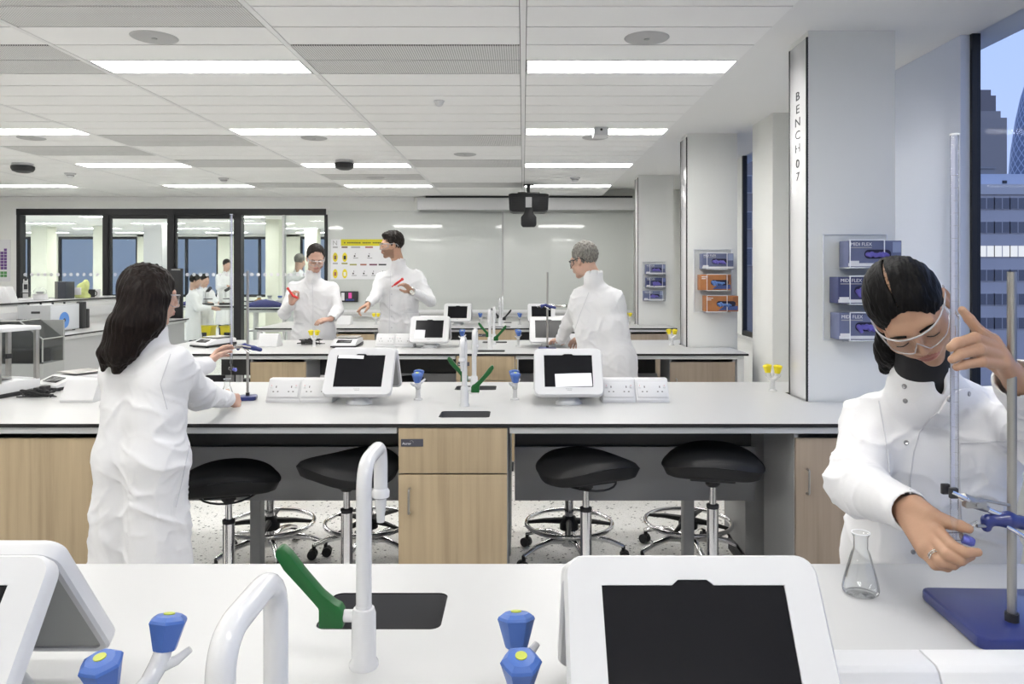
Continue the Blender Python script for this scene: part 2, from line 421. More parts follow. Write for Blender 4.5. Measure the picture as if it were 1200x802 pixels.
def ridge(V, sc, seed, warp=.35):
    W = V+warp*.1*np.stack([vnoise(V, (9, 9, 9), seed+7), vnoise(V, (9, 9, 9), seed+17), vnoise(V, (9, 9, 9), seed+27)], 1)
    return 1-2*np.abs(vnoise(W, sc, seed))
# ================================================================ THE SETTING
ZC, ZP = 2.556, 2.66                     # tile ceiling, plaster soffit
YB = 10.3                                # back wall
XW = 2.16                                # window wall
XL = -9.4
BAY, CELL, Y0C = 1.082, .249, 3.68
mb = MB(); mb.box((-14.2, -3.6, -.1), (XW+.2, 20.6, 0), M['floor']); struct(mb, 'floor')
# --- ceiling of planks
perf = {(0, k) for k in (-1, 0, 8, 9, 13, 14, 20, 21)} | {(-2, k) for k in (-1, 0, 8, 9, 13, 14, 20, 21)} | {(-1, k) for k in (-4, -3, 17, 18)} | {(-3, k) for k in (-4, -3, 10, 11)}
LB = (1, -1, -3, -5)
lamp_rows = [(-3, 'behind'), (-2, 'behind'), (-1, 'behind'), (0, 'nearest'), (1, 'second'), (2, 'third'), (3, 'farthest')]
lampset = {(b, 7*j) for b in LB for j, _ in lamp_rows}
mb = MB(); mb._mi(M['tile'])
mb.box((XL, -3.6, ZC+.03), (1.06, YB, ZC+.06), M['joint'])
for b in range(-8, 2):
    x0, x1 = (b-1)*BAY+.0155, b*BAY-.0155
    for k in range(-29, 27):
        y0 = Y0C+k*CELL; y1 = y0+CELL
        if y0 < -3.6 or y1 > YB: continue
        if (b, k) in lampset: continue
        if b == 1: x1 = 1.06
        m = M['perf'] if (b, k) in perf else M['tile']
        mb.box((x0, y0+(.014 if m is M['perf'] and (b, k-1) not in perf else .0055), ZC), (x1, y1-.0055, ZC+.012), m)
    mb.box((b*BAY-.0125, -3.6, ZC-.001), (b*BAY+.0125, YB, ZC+.02), M['strip']) if b < 1 else None
mb.box((XL, 10.16, ZC), (1.06, YB, ZC+.02), M['tile'])
mb.box((1.058, -3.6, ZC), (1.073, YB, ZP+.05), M['plaster'])
mb.box((1.06, -3.6, ZP), (XW+.2, YB, ZP+.08), M['plaster'])
struct(mb, 'ceiling', smooth=False)
mb = MB(); mb.box((-14.2, YB+.12, ZC), (XW+.2, 20.6, ZC+.1), M['tile']); struct(mb, 'ceiling')
# --- lamps set into the ceiling
bayname = {1: 'first bay by the windows', -1: 'third bay from the windows', -3: 'fifth bay from the windows', -5: 'seventh bay from the windows'}
lamp0 = None
for j, rn in lamp_rows:
    for b in LB:
        if j < 0 and b < -3: continue
        if j == 0 and b < -3: continue
        x0, x1 = (b-1)*BAY+.02, (b*BAY-.02 if b < 1 else 1.055); y0 = Y0C+7*j*CELL
        if rn == 'behind': lab = 'recessed white ceiling light panel behind the viewer'; 
        else: lab = f'long white ceiling light panel in the {rn} row, {bayname[b]}'
        if lamp0 is None:
            lamp0 = empty('ceiling_light', lab, 'ceiling light', ((x0+x1)/2, y0+CELL/2, ZC), 0, 'recessed ceiling lights')
            w = (x1-x0)/2
            MB().box((-w, -.107, .004), (w, .107, .012), M['lamp']).build('diffuser', lamp0)
            q = MB(); q.plate([(-w-.002, -.1225), (w+.002, -.1225), (w+.002, .1225), (-w-.002, .1225)], [[(-w+.004, -.108), (-w+.004, .108), (w-.004, .108), (w-.004, -.108)]], 0, .05, M['tile'], M['tile'])
            q.build('frame', lamp0)
        else:
            copy_tree(lamp0, ((x0+x1)/2, y0+CELL/2, ZC), 0, lab)
# annex lights
for r, y in enumerate((12.0, 13.8, 15.6, 17.4, 19.2)):
    for i, x in enumerate((-12.2, -9.9, -7.6, -5.3, -3.0, -.7)):
        lab = f"ceiling light panel behind the glass, {('nearest','second','third','fourth','farthest')[r]} row there, {('sixth','fifth','fourth','third','second','first')[i]} from the right"
        copy_tree(lamp0, (x, y, ZC-.016), 0, lab, 'ceiling lights of the room behind the glass')
# --- walls
mb = MB(); mb.box((XL-.1, -3.6, 0), (XL, YB, ZC+.1), M['wall']); struct(mb, 'wall_left')
mb = MB(); mb.box((XL, -3.7, 0), (XW+.2, -3.6, ZP+.1), M['wall']); struct(mb, 'wall_front')
GX0, GX1, GZ = -6.965, -2.71, 2.392
mb = MB(); mb.box((XL, YB, 0), (GX0, YB+.12, ZC+.1), M['wall']); mb.box((GX0, YB, GZ), (GX1, YB+.12, ZC+.1), M['wall']); mb.box((GX1, YB, 0), (XW+.2, YB+.12, ZP+.1), M['wall'])
mb.box((GX0, YB, 0), (-5.80, YB+.12, 1.16), M['wall'])
struct(mb, 'wall_back')
mb = MB(); mb.box((XL, YB-.03, ZC-.06), (-1.5, YB-.001, ZC-.001), M['strip']); mb.box((GX0-.05, YB-.012, GZ+.0), (GX1+.04, YB-.001, GZ+.025), M['strip']); mb.box((GX0-.04, YB-.012, 1.1), (GX0, YB-.001, GZ), M['strip'])
struct(mb, 'trim_1')
mb = MB()                                 # window wall with two openings
WY0, WY1 = -2.6, 3.63; W2Y0, W2Y1 = 5.84, 7.37; SILL = .9
for (y0, y1, z0, z1) in ((-3.6, WY0, 0, ZP), (WY0, WY1, 0, SILL), (WY1, W2Y0, 0, ZP), (W2Y0, W2Y1, 0, SILL), (W2Y1, YB, 0, ZP)):
    mb.box((XW, y0, z0), (XW+.045, y1, z1+.06 if z1 == ZP else z1), M['wall'])
struct(mb, 'wall_right')
mb = MB(); mb.box((XW-.05, WY1-.02, .9), (XW+.0, 4.9, ZP-.002), mat('panel_sky_tint', (.62, .67, .80), .3)); struct(mb, 'trim_2')  # sky reflected from the window is put into the panel's blue
mb = MB(); mb.box((XW-.03, 5.0, SILL-.03), (XW+.03, 10.2, SILL), M['dado']); struct(mb, 'trim_3')
def ext_window(nm, y0, y1, mull):
    w = MB()
    for (a, b, c, d) in ((y0, y0+.04, SILL, ZP), (y1-.04, y1, SILL, ZP), (y0, y1, SILL, SILL+.05)): w.box((XW-.005, a, c), (XW+.035, b, d), M['blackm'])
    for y in mull: w.box((XW-.005, y-.03, SILL), (XW+.035, y+.03, ZP), M['blackm'])
    o = struct(w, nm)
    MB().box((XW+.012, y0+.05, SILL+.04), (XW+.02, y1-.05, ZP), M['winpane']).build('pane', o)
ext_window('window_2', WY0, WY1, (-.4, 1.2)); ext_window('window_3', W2Y0, W2Y1, ())
# pilaster on the window wall
mb = MB(); mb.box((1.79, 5.37, 0), (XW, 5.84, ZP), M['wall'], .002); struct(mb, 'trim_4')
# --- bench columns
def column(i, num):
    y = 3.55+2.615*i
    q = MB(); q.box((1.352, y, 0), (1.765, y+.235, ZP), M['wall'])
    o = struct(q, 'column')
    p = MB(); p.box((1.346, y+.010, .90), (1.353, y+.225, ZP-.03), M['whitec'], .001); p.build('edge_panel', o)
    e = MB(); e.box((1.344, y, .9), (1.354, y+.009, ZP-.03), M['blackm']); e.box((1.344, y+.226, .9), (1.354, y+.236, ZP-.03), M['blackm']); e.build('black_edging', o, label='black edging strips')
    t = MB()
    for k, ch in enumerate('BENCH' + num):
        zz = 2.374-(k+(.18 if k > 4 else 0))*.0638
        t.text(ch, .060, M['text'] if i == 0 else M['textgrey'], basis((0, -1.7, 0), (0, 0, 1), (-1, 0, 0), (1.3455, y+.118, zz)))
    t.build('lettering', o, label='dark letters reading BENCH ' + num)
column(0, '07'); column(1, '06'); column(2, '05')
# --- glazed screen to the next room
fr = MB(); D0, D1 = YB-.02, YB+.10
def gx(x): return (x-613)*YB/F
def gz(y): return CAMZ-(y-320)*YB/F
fr.box((GX0, D0, GZ-.085), (GX1, D1, GZ), M['blackm'])
for a, b in ((20.3, 24.5), (121, 127.5), (198, 204.5), (276, 283), (380.5, 384)):
    fr.box((gx(a), D0, 0 if a > 100 else 1.1), (gx(b), D1, GZ-.08), M['blackm'])
fr.box((gx(20), D0, 1.14), (gx(122), D1, 1.17), M['blackm'])
fr.box((gx(283), D0, 0), (gx(381), D1, .05), M['blackm'])
win = struct(fr, 'window_1')
def pane(x0, x1, z0, z1, parent):
    MB().box((gx(x0), YB+.03, z0), (gx(x1), YB+.04, z1), M['pane']).build('pane', parent)
    d = MB(); n = int((x1-x0)/7.7)
    for k in range(n):
        xx = gx(x0+4+7.7*k); d.cyl((xx, YB+.026, gz(322)), (xx, YB+.029, gz(322)), .024, M['poster'], n=14)
    d.build('dot_markings', parent, label='row of white dot markings on the glass')
pane(24, 121.5, 1.16, GZ-.08, win); pane(282.5, 381, .05, GZ-.08, win)
MB().box((gx(331), YB-.01, .05), (gx(333), YB+.09, GZ-.08), M['whitec']).build('mullion', win, label='slim pale mullion')
for nm, a, b, hx in (('door_1', 127.8, 197.7, 195.5), ('door_2', 204.8, 275.7, 207)):
    q = MB(); w = .055
    q.box((gx(a), YB+.0, 0.01), (gx(b), YB+.05, .10), M['blackm']).box((gx(a), YB, GZ-.135), (gx(b), YB+.05, GZ-.088), M['blackm'])
    q.box((gx(a), YB, .1), (gx(a)+w*.4, YB+.05, GZ-.13), M['blackm']).box((gx(b)-w*.4, YB, .1), (gx(b), YB+.05, GZ-.13), M['blackm'])
    o = struct(q, nm); pane(a+2, b-2, .1, GZ-.13, o)
    h = MB(); h.tube(bend([(gx(hx), YB, 1.25), (gx(hx), YB-.06, 1.25), (gx(hx), YB-.06, .85), (gx(hx), YB, .85)], .03), .011, M['steel']); h.build('door_handle', o)
# --- the world outside
W = bpy.data.worlds.new('dusk'); bpy.context.scene.world = W; W.use_nodes = True; nt = W.node_tree; bg = nt.nodes['Background']
tc = nt.nodes.new('ShaderNodeTexCoord'); sp = nt.nodes.new('ShaderNodeSeparateXYZ'); r = ramp(nt, [(0, (.10, .12, .18)), (.49, (.20, .25, .40)), (.51, (.44, .54, .81)), (.75, (.34, .47, .86)), (1, (.25, .38, .80))])
ma = nt.nodes.new('ShaderNodeMath'); ma.operation = 'MULTIPLY_ADD'; ma.inputs[1].default_value = .5; ma.inputs[2].default_value = .5
nt.links.new(tc.outputs['Generated'], sp.inputs[0]); nt.links.new(sp.outputs['Z'], ma.inputs[0]); nt.links.new(ma.outputs[0], r.inputs['Fac']); nt.links.new(r.outputs['Color'], bg.inputs['Color'])
bg.inputs['Strength'].default_value = 1.0
M['litwin'] = mat('lit_window', (.9, .82, .62), .5, emit=.55, ecol=(.9, .84, .72))
def office(name, label, x0, x1, y, depth, z1, pitch, colw, wallm, litp, seed, vis, nrow, roof=True, z0=-22, cap=98):
    rnd = random.Random(seed); o = empty(name, label, 'building', ((x0+x1)/2, y, z0))
    X0 = -(x1-x0)/2
    b = MB().box((X0, 0, 0), (-X0, depth, z1-z0), wallm); b.build('facade', o)
    rows = int((z1-z0-1.2)/pitch); n = 0
    if roof:
        MB().box((X0-.2, -.25, z1-z0-1.0), (-X0+.2, depth, z1-z0+.35), mat('parapet_stone', (.72, .66, .60), .8)).build('parapet', o)
    glaz = mat('dark_glazing', (.20, .19, .20), .3); mul = mat('stone_mullion', (.60, .55, .52), .8); cnt = 0
    a0, a1 = vis; n0 = int((a0-x0)/colw)+1; n1 = int((a1-x0)/colw)
    for k in range(nrow):
        zt = (z1-z0)-1.4-k*pitch; cz = zt-pitch*.25
        for i in range(n0, n1):
            if cnt >= cap: break
            cnt += 1
            xx = X0+i*colw; lit = rnd.random() < (litp if k != 2 else .7)
            wb = MB(); wb.box((xx-.06, -.10, zt-pitch*.5), (xx+colw+.06, .02, zt), mul).box((xx+.07, -.13, zt-pitch*.5+.08), (xx+colw-.07, -.02, zt-.08), M['litwin'] if lit else glaz)
            wb.box((xx+colw/2-.05, -.14, zt-pitch*.5), (xx+colw/2+.05, -.02, zt), mul); wb.build('window', o, label='lit window' if lit else None)
    return o
office('office_building', 'grey stone office block with rows of windows outside the right window', 44, 130, 100, 30, 13.0, 3.2, 2.1, mat('stone_facade', (.66, .60, .56), .85, var=.1, vscale=.3), .06, 3, (46, 79), 6)
office('office_building', 'dark office block seen through the narrow second window', 10.5, 26, 62, 15, 26, 3.0, 1.3, mat('dark_facade', (.36, .31, .27), .8), .12, 5, (15, 24), 8)
office('office_building', 'grey office block beyond the far windows of the next room', -34, 4, 34, 12, 20, 3.1, 2.4, mat('pale_facade', (.84, .80, .66), .8), .05, 8, (-26, -4), 5)
o = empty('roof_plant_room', 'beige plant room on the office block roof', 'rooftop building', (65.5, 104, 13.0)); MB().box((-5.5, 0, 0.0), (0, 8, 3.0), mat('beige_render', (.36, .33, .30), .9)).build('wall', o); MB().box((-5.8, -.2, 3.0), (.2, 8, 3.3), mat('beige_render', (.36, .33, .30), .9)).build('roof', o)
o = empty('roof_plant_room', 'white plant enclosure on the office block roof', 'rooftop building', (66.5, 102, 13.0)); MB().box((-4.0, 0, 0), (7, 1.8, 2.0), mat('white_render', (.66, .68, .74), .8)).build('wall', o); MB().box((-1.2, -.1, .7), (-.6, 0, 1.1), M['dark']).build('vent', o)
def tower(label, x0, x1, y, z1, m):
    o = empty('tower_block', label, 'building', ((x0+x1)/2, y, -22)); w = (x1-x0)/2
    MB().box((-w, 0, 0), (w, 2*w, z1+22), m).build('shaft', o)
    MB().box((-w*.8, 2, z1+22), (w*.8, 2*w-2, z1+25), m).build('roof_plant', o)
tower('dark slab tower rising behind the office block', 199, 208.5, 330, 79.8, mat('tower_dark', (.27, .23, .21), .7))
tower('lighter tower standing in front of the dark slab tower', 176, 187.5, 290, 61.7, mat('tower_mid', (.40, .35, .31), .7))
ct = empty('curved_tower', 'curved glass tower with a tapering pointed top on the skyline', 'building', (271, 400, -22))
def lattice():
    m, nt, b = _nodes('lattice_glass'); L = nt.links.new; tc = nt.nodes.new('ShaderNodeTexCoord'); sp = nt.nodes.new('ShaderNodeSeparateXYZ'); at2 = nt.nodes.new('ShaderNodeMath'); at2.operation = 'ARCTAN2'
    L(tc.outputs['Object'], sp.inputs[0]); L(sp.outputs['Y'], at2.inputs[0]); L(sp.outputs['X'], at2.inputs[1]); outs = []
    for s in (1, -1):
        a = nt.nodes.new('ShaderNodeMath'); a.operation = 'MULTIPLY'; a.inputs[1].default_value = s*.19; L(sp.outputs['Z'], a.inputs[0])
        c = nt.nodes.new('ShaderNodeMath'); c.operation = 'MULTIPLY_ADD'; c.inputs[1].default_value = 18/(2*PI); L(at2.outputs[0], c.inputs[0]); L(a.outputs[0], c.inputs[2])
        f = nt.nodes.new('ShaderNodeMath'); f.operation = 'FRACT'; L(c.outputs[0], f.inputs[0]); g = nt.nodes.new('ShaderNodeMath'); g.operation = 'LESS_THAN'; g.inputs[1].default_value = .16; L(f.outputs[0], g.inputs[0]); outs.append(g)
    mx = nt.nodes.new('ShaderNodeMath'); mx.operation = 'MAXIMUM'; L(outs[0].outputs[0], mx.inputs[0]); L(outs[1].outputs[0], mx.inputs[1])
    rr = ramp(nt, [(0, (.17, .21, .30)), (1, (.50, .55, .66))]); L(mx.outputs[0], rr.inputs['Fac']); L(rr.outputs['Color'], b.inputs['Base Color']); b.inputs['Roughness'].default_value = .3; return m
prof = [(12.2*1.15, 0), (13.2, 20), (13.6, 45), (12.9, 62), (11.2, 78), (8.6, 92), (5.6, 103), (2.6, 110.5), (1, 113.4), (0, 114.4)]
prof = [(r*.80, z*1.14) for r, z in prof]; MB().lathe(prof, lattice(), n=36).build('shaft', ct)
MB().lathe([(0, 129.4), (1.0, 129.1), (.5, 131.4), (0, 132.2)], M['blackm'], n=12).build('cap', ct)
mb = MB(); mb.box((-200, 20.9, -22.4), (500, 600, -22), mat('street_grey', (.12, .12, .14), .9)); mb.box((2.6, -60, -22.4), (500, 20.9, -22), mat('street_grey', (.12, .12, .14), .9)); struct(mb, 'ground')
# --- shell of the next room
AY = 20.4
mb = MB(); mb.box((-14.2, YB+.12, 0), (-14.1, AY, ZC), M['wall']); struct(mb, 'wall_left')
mb = MB(); mb.box((XW, YB+.12, 0), (XW+.2, AY, ZC), M['wall']); struct(mb, 'wall_right')
mb = MB(); mb.box((-14.1, AY, 0), (XW, AY+.15, .85), M['cream']); mb.box((-14.1, AY, 2.5), (XW, AY+.15, ZC), M['wall'])
px = [-14.1, -12.9, -10.3, -8.1, -6.3, -4.3, -2.2, 0, 2.1]
for x in px: mb.box((x-.22, AY, 0), (x+.22, AY+.15, ZC), M['cream'])
struct(mb, 'wall_far')
fr = MB()
for a, b in zip(px[:-1], px[1:]):
    a += .22; b -= .22
    fr.box((a, AY+.02, .85), (b, AY+.1, .92), M['blackm']).box((a, AY+.02, 2.43), (b, AY+.1, 2.5), M['blackm']).box(((a+b)/2-.03, AY+.02, .9), ((a+b)/2+.03, AY+.1, 2.45), M['blackm']).box((a, AY+.02, .9), (a+.05, AY+.1, 2.45), M['blackm']).box((b-.05, AY+.02, .9), (b, AY+.1, 2.45), M['blackm'])
w = struct(fr, 'window_4'); MB().box((-14, AY+.05, .85), (2, AY+.058, 2.5), M['winpane']).build('pane', w)
for (x0, x1, d, m) in ((36, 55, 16.7, 'cream'), (109, 120, 16.7, 'cream'), (168, 190, 15.5, 'whitec'), (311, 327, 14.6, 'cream'), (357, 371, 17.5, 'cream')):
    q = MB(); q.box(((x0-613)*d/F, d, 0), ((x1-613)*d/F, d+.35, ZC), M[m], .003); struct(q, 'column')
# ================================================================ BENCHES AND WHAT IS FIXED TO THEM
BW = ('nearest bench', 'second bench', 'third bench', 'farthest bench')
BY = [.408+2.615*i for i in range(4)]; ZT = .9; XR = 1.70; BD = 1.16; MID = .575
BL = (-2.6, -3.3, -2.96, -2.96)
SX = -.25                                  # sinks and taps
def bench(i):
    o = empty('laboratory_bench', f'long white-topped laboratory bench with black edges, the {BW[i]} from the viewer', 'workbench', (0, BY[i], 0), 0, 'laboratory benches')
    x0 = BL[i]
    outer = [(x0, 0), (XR, 0), (XR, .512), (1.336, .512), (1.336, .796), (XR, .796), (XR, BD), (x0, BD)]
    holes = [rrect(SX-.108, MID+s*.37-.073, SX+.108, MID+s*.37+.073, .018)[::-1] for s in (-1, 1)]
    w = MB(); w.plate(outer, holes, ZT-.0155, ZT, M['lam'], M['core']); w.build('worktop', o, angle=20)
    r = MB()
    for (a, b) in ((x0+.03, -.513), (-.055, XR-.03)):
        for y in (.016, BD-.046): r.box((a, y, .857), (b, y+.03, .884), M['rail'], .002)
    r.box((x0+.03, .03, .857), (x0+.06, BD-.03, .884), M['rail']).box((XR-.06, .03, .857), (XR-.03, .5, .884), M['rail']).box((XR-.06, .8, .857), (XR-.03, BD-.03, .884), M['rail'])
    r.build('frame_rail', o)
    q = MB()
    for a, b in ((-1.646 if i == 1 else -1.35, -.53), (-.04, 1.113)): q.box((a, MID-.01, .418), (b, MID+.01, .675), M['grey'])
    if i in (1, 2): q.build('modesty_panel', o)
    if i:
        u = MB()
        for a, b in ((x0+.45, -.53), (-.04, 1.1)): u.box((a, MID+.012, .66), (b, MID+.03, .88), M['dark'])
        u.build('shaded_gap_sheet', o, label='dark sheet standing in for the shaded service gap under the worktop')  # added dark sheet paints the shade of the open gap above the panel
    for x in ((-1.30, .805) if i == 1 else (-1.30, .805, x0+.5)):
        g = MB(); g.box((x-.025, MID+.03, 0), (x+.025, MID+.10, .86), M['greyl'], .003); g.build('leg', o)
    for x in (XR-.06,):
        for y in (.02, BD-.07):
            g = MB(); g.box((x-.02, y, 0), (x+.03, y+.05, .858), M['rail'], .003); g.build('leg', o)
    if i != 1:
        for x in (x0+.04, x0+.40) if i > 1 else (x0+.04,):
            for y in (.02, BD-.07):
                g = MB(); g.box((x-.025, y, 0), (x+.025, y+.05, .858), M['whitec'], .003); g.build('leg', o)
    else:
        g = MB(); g.box((x0+.02, .02, 0), (x0+.05, BD-.02, .858), M['rail'], .003); g.build('leg', o, label='panel end leg')
    return o
def cabinet(i, x0, x1, front, label, wood, kind, plate=False, hside=-1):
    """front=True: the side towards the viewer"""
    w = x1-x0; dp = .40
    o = empty('base_cabinet', label, 'cabinet', ((x0+x1)/2, BY[i]+(.0 if front else BD), 0), 0 if front else PI, 'oak-fronted cabinets under the benches')
    top = .884 if kind == 'centre' else .855
    yf = .004 if kind == 'centre' else .035
    c = MB(); c.box((-w/2, yf+.018, .08), (-w/2+.018, yf+dp, top), M['greyl']).box((w/2-.018, yf+.018, .08), (w/2, yf+dp, top), M['greyl']).box((-w/2+.018, yf+dp-.012, .08), (w/2-.018, yf+dp, top), M['greyl']).box((-w/2, yf+.018, .08), (w/2, yf+dp, .1), M['greyl']); c.box((-w/2+.01, yf+.05, 0), (w/2-.01, yf+dp-.02, .082), M['dark']); c.build('carcass', o)
    zt = top
    if kind == 'centre':
        t = MB(); t.box((-w/2+.002, yf, .699), (w/2-.002, yf+.018, top-.002), wood, .001); tp = t.build('top_panel', o); zt = .695
        if plate:
            p = MB(); p.box((-w/2+.012, yf-.003, .808), (-w/2+.102, yf, .838), mat('plaque_grey', (.075, .075, .095), .4)); pl = p.build('name_plate', tp, label='small dark grey maker plate with white lettering')
            s = MB()
            s.text('Auror', .0145, M['whitetext'], basis((1, 0, 0), (0, 0, 1), (0, -1, 0), (-w/2+.036, yf-.0035, .820)))
            s.tube(arc((-w/2+.055, yf-.004, .826), (.007, 0, 0), (0, 0, .006), -.4, 2.6, 10), .0008, M['textgrey'], n=6)
            s.build('plate_lettering', tp)
    d = MB(); d.box((-w/2+.002, yf, .09), (w/2-.002, yf+.018, zt-.002 if kind == 'centre' else top-.022), wood, .001); do = d.build('door', o)
    hx = hside*(w/2-.047); h0 = .54 if kind == 'centre' else .61
    h = MB(); h.tube(bend([(hx, yf, h0), (hx, yf-.026, h0), (hx, yf-.026, h0+.098), (hx, yf, h0+.098)], .012), .0045, M['steel'], n=10); h.build('handle', do)
    return o
# ---- sinks and taps
def sink(i, s):
    where = 'side facing the viewer' if s < 0 else 'side away from the viewer'
    o = empty('sink', f'small dark grey drip sink sunk in the {BW[i]}, {where}', 'sink', (SX, BY[i]+MID+s*.37, ZT), 0, 'drip sinks in the benches')
    b = MB(); ra = rrect(-.1072, -.0722, .1072, .0722, .018); rb = rrect(-.1, -.066, .1, .066, .022); n = len(ra)
    lp = [(ra, -.002), (ra, -.02), (rb, -.105), (rrect(-.085, -.05, .085, .05, .02), -.112)]
    vs = [(x, y, z) for l, z in lp for x, y in l]; fs = [[k*n+j, k*n+(j+1) % n, (k+1)*n+(j+1) % n, (k+1)*n+j] for k in range(3) for j in range(n)]+[[3*n+j for j in range(n)]]
    b.add(vs, fs, M['sinkm']); b.build('basin', o)
    d = MB(); d.lathe([(0, -.110), (.014, -.110), (.017, -.1085), (.012, -.1075), (0, -.109)], M['chrome']); d.build('drain', o)
    return o
def tap():
    """spout to +Y, lever to -X"""
    o = empty('lab_tap', '', 'tap')
    b = MB(); b.lathe([(0, 0), (.0225, 0), (.0225, .006), (.019, .012), (.0185, .082), (.016, .090), (.0125, .091), (.0125, .095)], M['whitec'], n=28)
    b.cyl((0, 0, .078), (-.033, 0, .078), .0095, M['whitec'], n=16); b.build('body', o)
    s = MB(); s.tube(bend([(0, 0, .085), (0, 0, .312), (0, .137, .312), (0, .137, .235)], .045, 8), .012, M['whitec'], n=18)
    so = s.build('spout', o)
    n_ = MB(); n_.lathe([(.012, .237), (.0155, .232), (.0155, .222), (.010, .219), (.0095, .205), (.0085, .203), (.0085, .196), (.0075, .194), (.0065, .178), (.004, .178), (.004, .22)], M['whitec'], c=(0, .137, 0), n=20, ends=False); n_.build('nozzle', so)
    L = MB()
    poly = [(-.030, .062), (-.030, .088), (-.035, .096), (-.045, .101), (-.064, .117), (-.089, .146), (-.112, .176), (-.124, .187), (-.132, .186), (-.135, .174), (-.122, .152), (-.099, .127), (-.080, .106), (-.068, .092), (-.068, .062)]
    L.prism(poly[::-1], .022, M['green'], .003, X=basis((1, 0, 0), (0, 0, 1), (0, -1, 0), (0, .011, 0)))
    L.build('lever', o, label='green paddle lever')
    return o
def valve(knob, label, cat, sp=1.0, kr=1.0):
    o = empty('service_valve', label, cat)
    b = MB(); b.lathe([(0, 0), (.021, 0), (.021, .005), (.012, .009), (.0105, .05), (.013, .055), (.013, .066), (0, .070)], M['whitec'], n=24)
    for s in (1, -1):
        b.tube([(0, 0, .058), (0, s*.022*sp, .064), (0, s*.040*sp, .078), (0, s*.050*sp, .094)], .010, M['whitec'], radii=[.011, .0115, .0125, .0115])
        b.tube([(0, s*.040*sp, .074), (s*.016, s*(.040*sp+.015), .078), (s*.030, s*(.04*sp+.026), .090)], .006, M['whitec'], n=10, radii=[.009, .0065, .0045])
    b.build('body', o)
    for s in (1, -1):
        k = MB(); vs = []; fs = []
        rings = [(.0150, -.002, 0), (.0165, .002, 0), (.0245, .030, 1), (.0262, .0345, 1), (.0245, .038, 1), (.0175, .0425, 0), (.009, .044, 0)]
        for r, z, lob in rings:
            for j in range(12): vs.append((r*(1 if j % 2 == 0 else (.90 if lob else .97))*math.cos(PI*j/6), r*(1 if j % 2 == 0 else (.90 if lob else .97))*math.sin(PI*j/6), z))
        for a in range(len(rings)-1):
            for j in range(12): fs.append([a*12+j, a*12+(j+1) % 12, (a+1)*12+(j+1) % 12, (a+1)*12+j])
        fs += [list(range(12))[::-1], [(len(rings)-1)*12+j for j in range(12)]]
        X = Matrix.Translation((0, s*.051*sp, .0945)) @ Matrix.Rotation(-s*.22*sp, 4, 'X') @ Matrix.Scale(kr, 4)
        k.add(vs, fs, knob, X); ko = k.build('knob', o, angle=22)
        d = MB(); d.cyl((0, 0, .0435), (0, 0, .0452), .0075, M['dot'] if knob is M['blue'] else knob, X=X, n=14); d.build('indicator_dot', ko, label='yellow-green dot' if knob is M['blue'] else None)
    return o
# ---- tablet kiosks
TILT = math.radians(36)
def kiosk():
    o = empty('tablet_kiosk', '', 'tablet stand')
    X = Matrix.Translation((0, -.172, .045)) @ Matrix.Rotation(PI/2-TILT, 4, 'X')    # local x right, y up the plate, z out of the face
    w, h = .312, .248
    f = MB(); out = rrect(-w/2, .009, w/2, h, .022, 6); scr = [(-.112, .046), (.112, .046), (.114, .214), (.026, .214), (.018, .2205), (-.018, .2205), (-.026, .214), (-.114, .214)]
    # face ring with rounded edge, side wall and rim at the back
    f.plate(out, [scr[::-1]], .0, .004, M['white'], M['white'])
    lp = [(rrect(-w/2, .009, w/2, h, .022, 6), .004), (rrect(-w/2-.003, .006, w/2+.003, h+.003, .025, 6), 0), (rrect(-w/2-.004, .005, w/2+.004, h+.004, .026, 6), -.006), (rrect(-w/2-.004, .005, w/2+.004, h+.004, .026, 6), -.020), (rrect(-w/2, .009, w/2, h, .022, 6), -.024), (rrect(-w/2+.008, .017, w/2-.008, h-.008, .016, 6), -.024), (rrect(-w/2+.008, .017, w/2-.008, h-.008, .016, 6), -.010)]
    n = len(out); f.add([(a, b, z) for l, z in lp for a, b in l], [[k*n+j, k*n+(j+1) % n, (k+1)*n+(j+1) % n, (k+1)*n+j] for k in range(len(lp)-1) for j in range(n)], M['white'])
    f.v = [X @ v for v in f.v]; f.build('frame', o, angle=30)
    s = MB(); s.prism(scr, .002, M['screen'], X=X @ Matrix.Translation((0, 0, -.0005))); s.build('screen', o, label='dark glossy screen')
    b = MB(); b.prism(rrect(-w/2+.009, .018, w/2-.009, h-.009, .015, 6), .006, M['greyback'], X=X @ Matrix.Translation((0, 0, -.021))); b.build('back_plate', o, label='grey back plate')
    k = MB(); k.box((-.018, h-.05, -.028), (.018, h-.02, -.02), M['blackp'], .003, X=X); k.build('catch', o, label='black catch')
    g = MB()
    for (cx, cy, ww, hh) in ((0, .036, .030, .0028), (.002, .029, .022, .0034)):
        for q in range(5): g.box((cx-ww/2+q*ww/5, cy-hh/2, .004), (cx-ww/2+(q+.72)*ww/5, cy+hh/2, .0044), M['textgrey'], X=X)
    g.build('maker_lettering', o)
    st = MB(); st.lathe([(0, 0), (.062, 0), (.062, .006), (.055, .016), (.036, .036), (.02, .048), (0, .052)], M['greyp'] if False else mat('foot_grey', (.52, .53, .54), .35), c=(0, 0, 0), n=28)
    st.v = [Vector((v.x, v.y*.7-.105, v.z)) for v in st.v]; st.tube([(0, -.105, .03), (0, -.095, .07), (0, -.080, .115)], .016, mat('foot_grey', (.5, .5, .5)), n=12); st.build('foot', o)
    return o
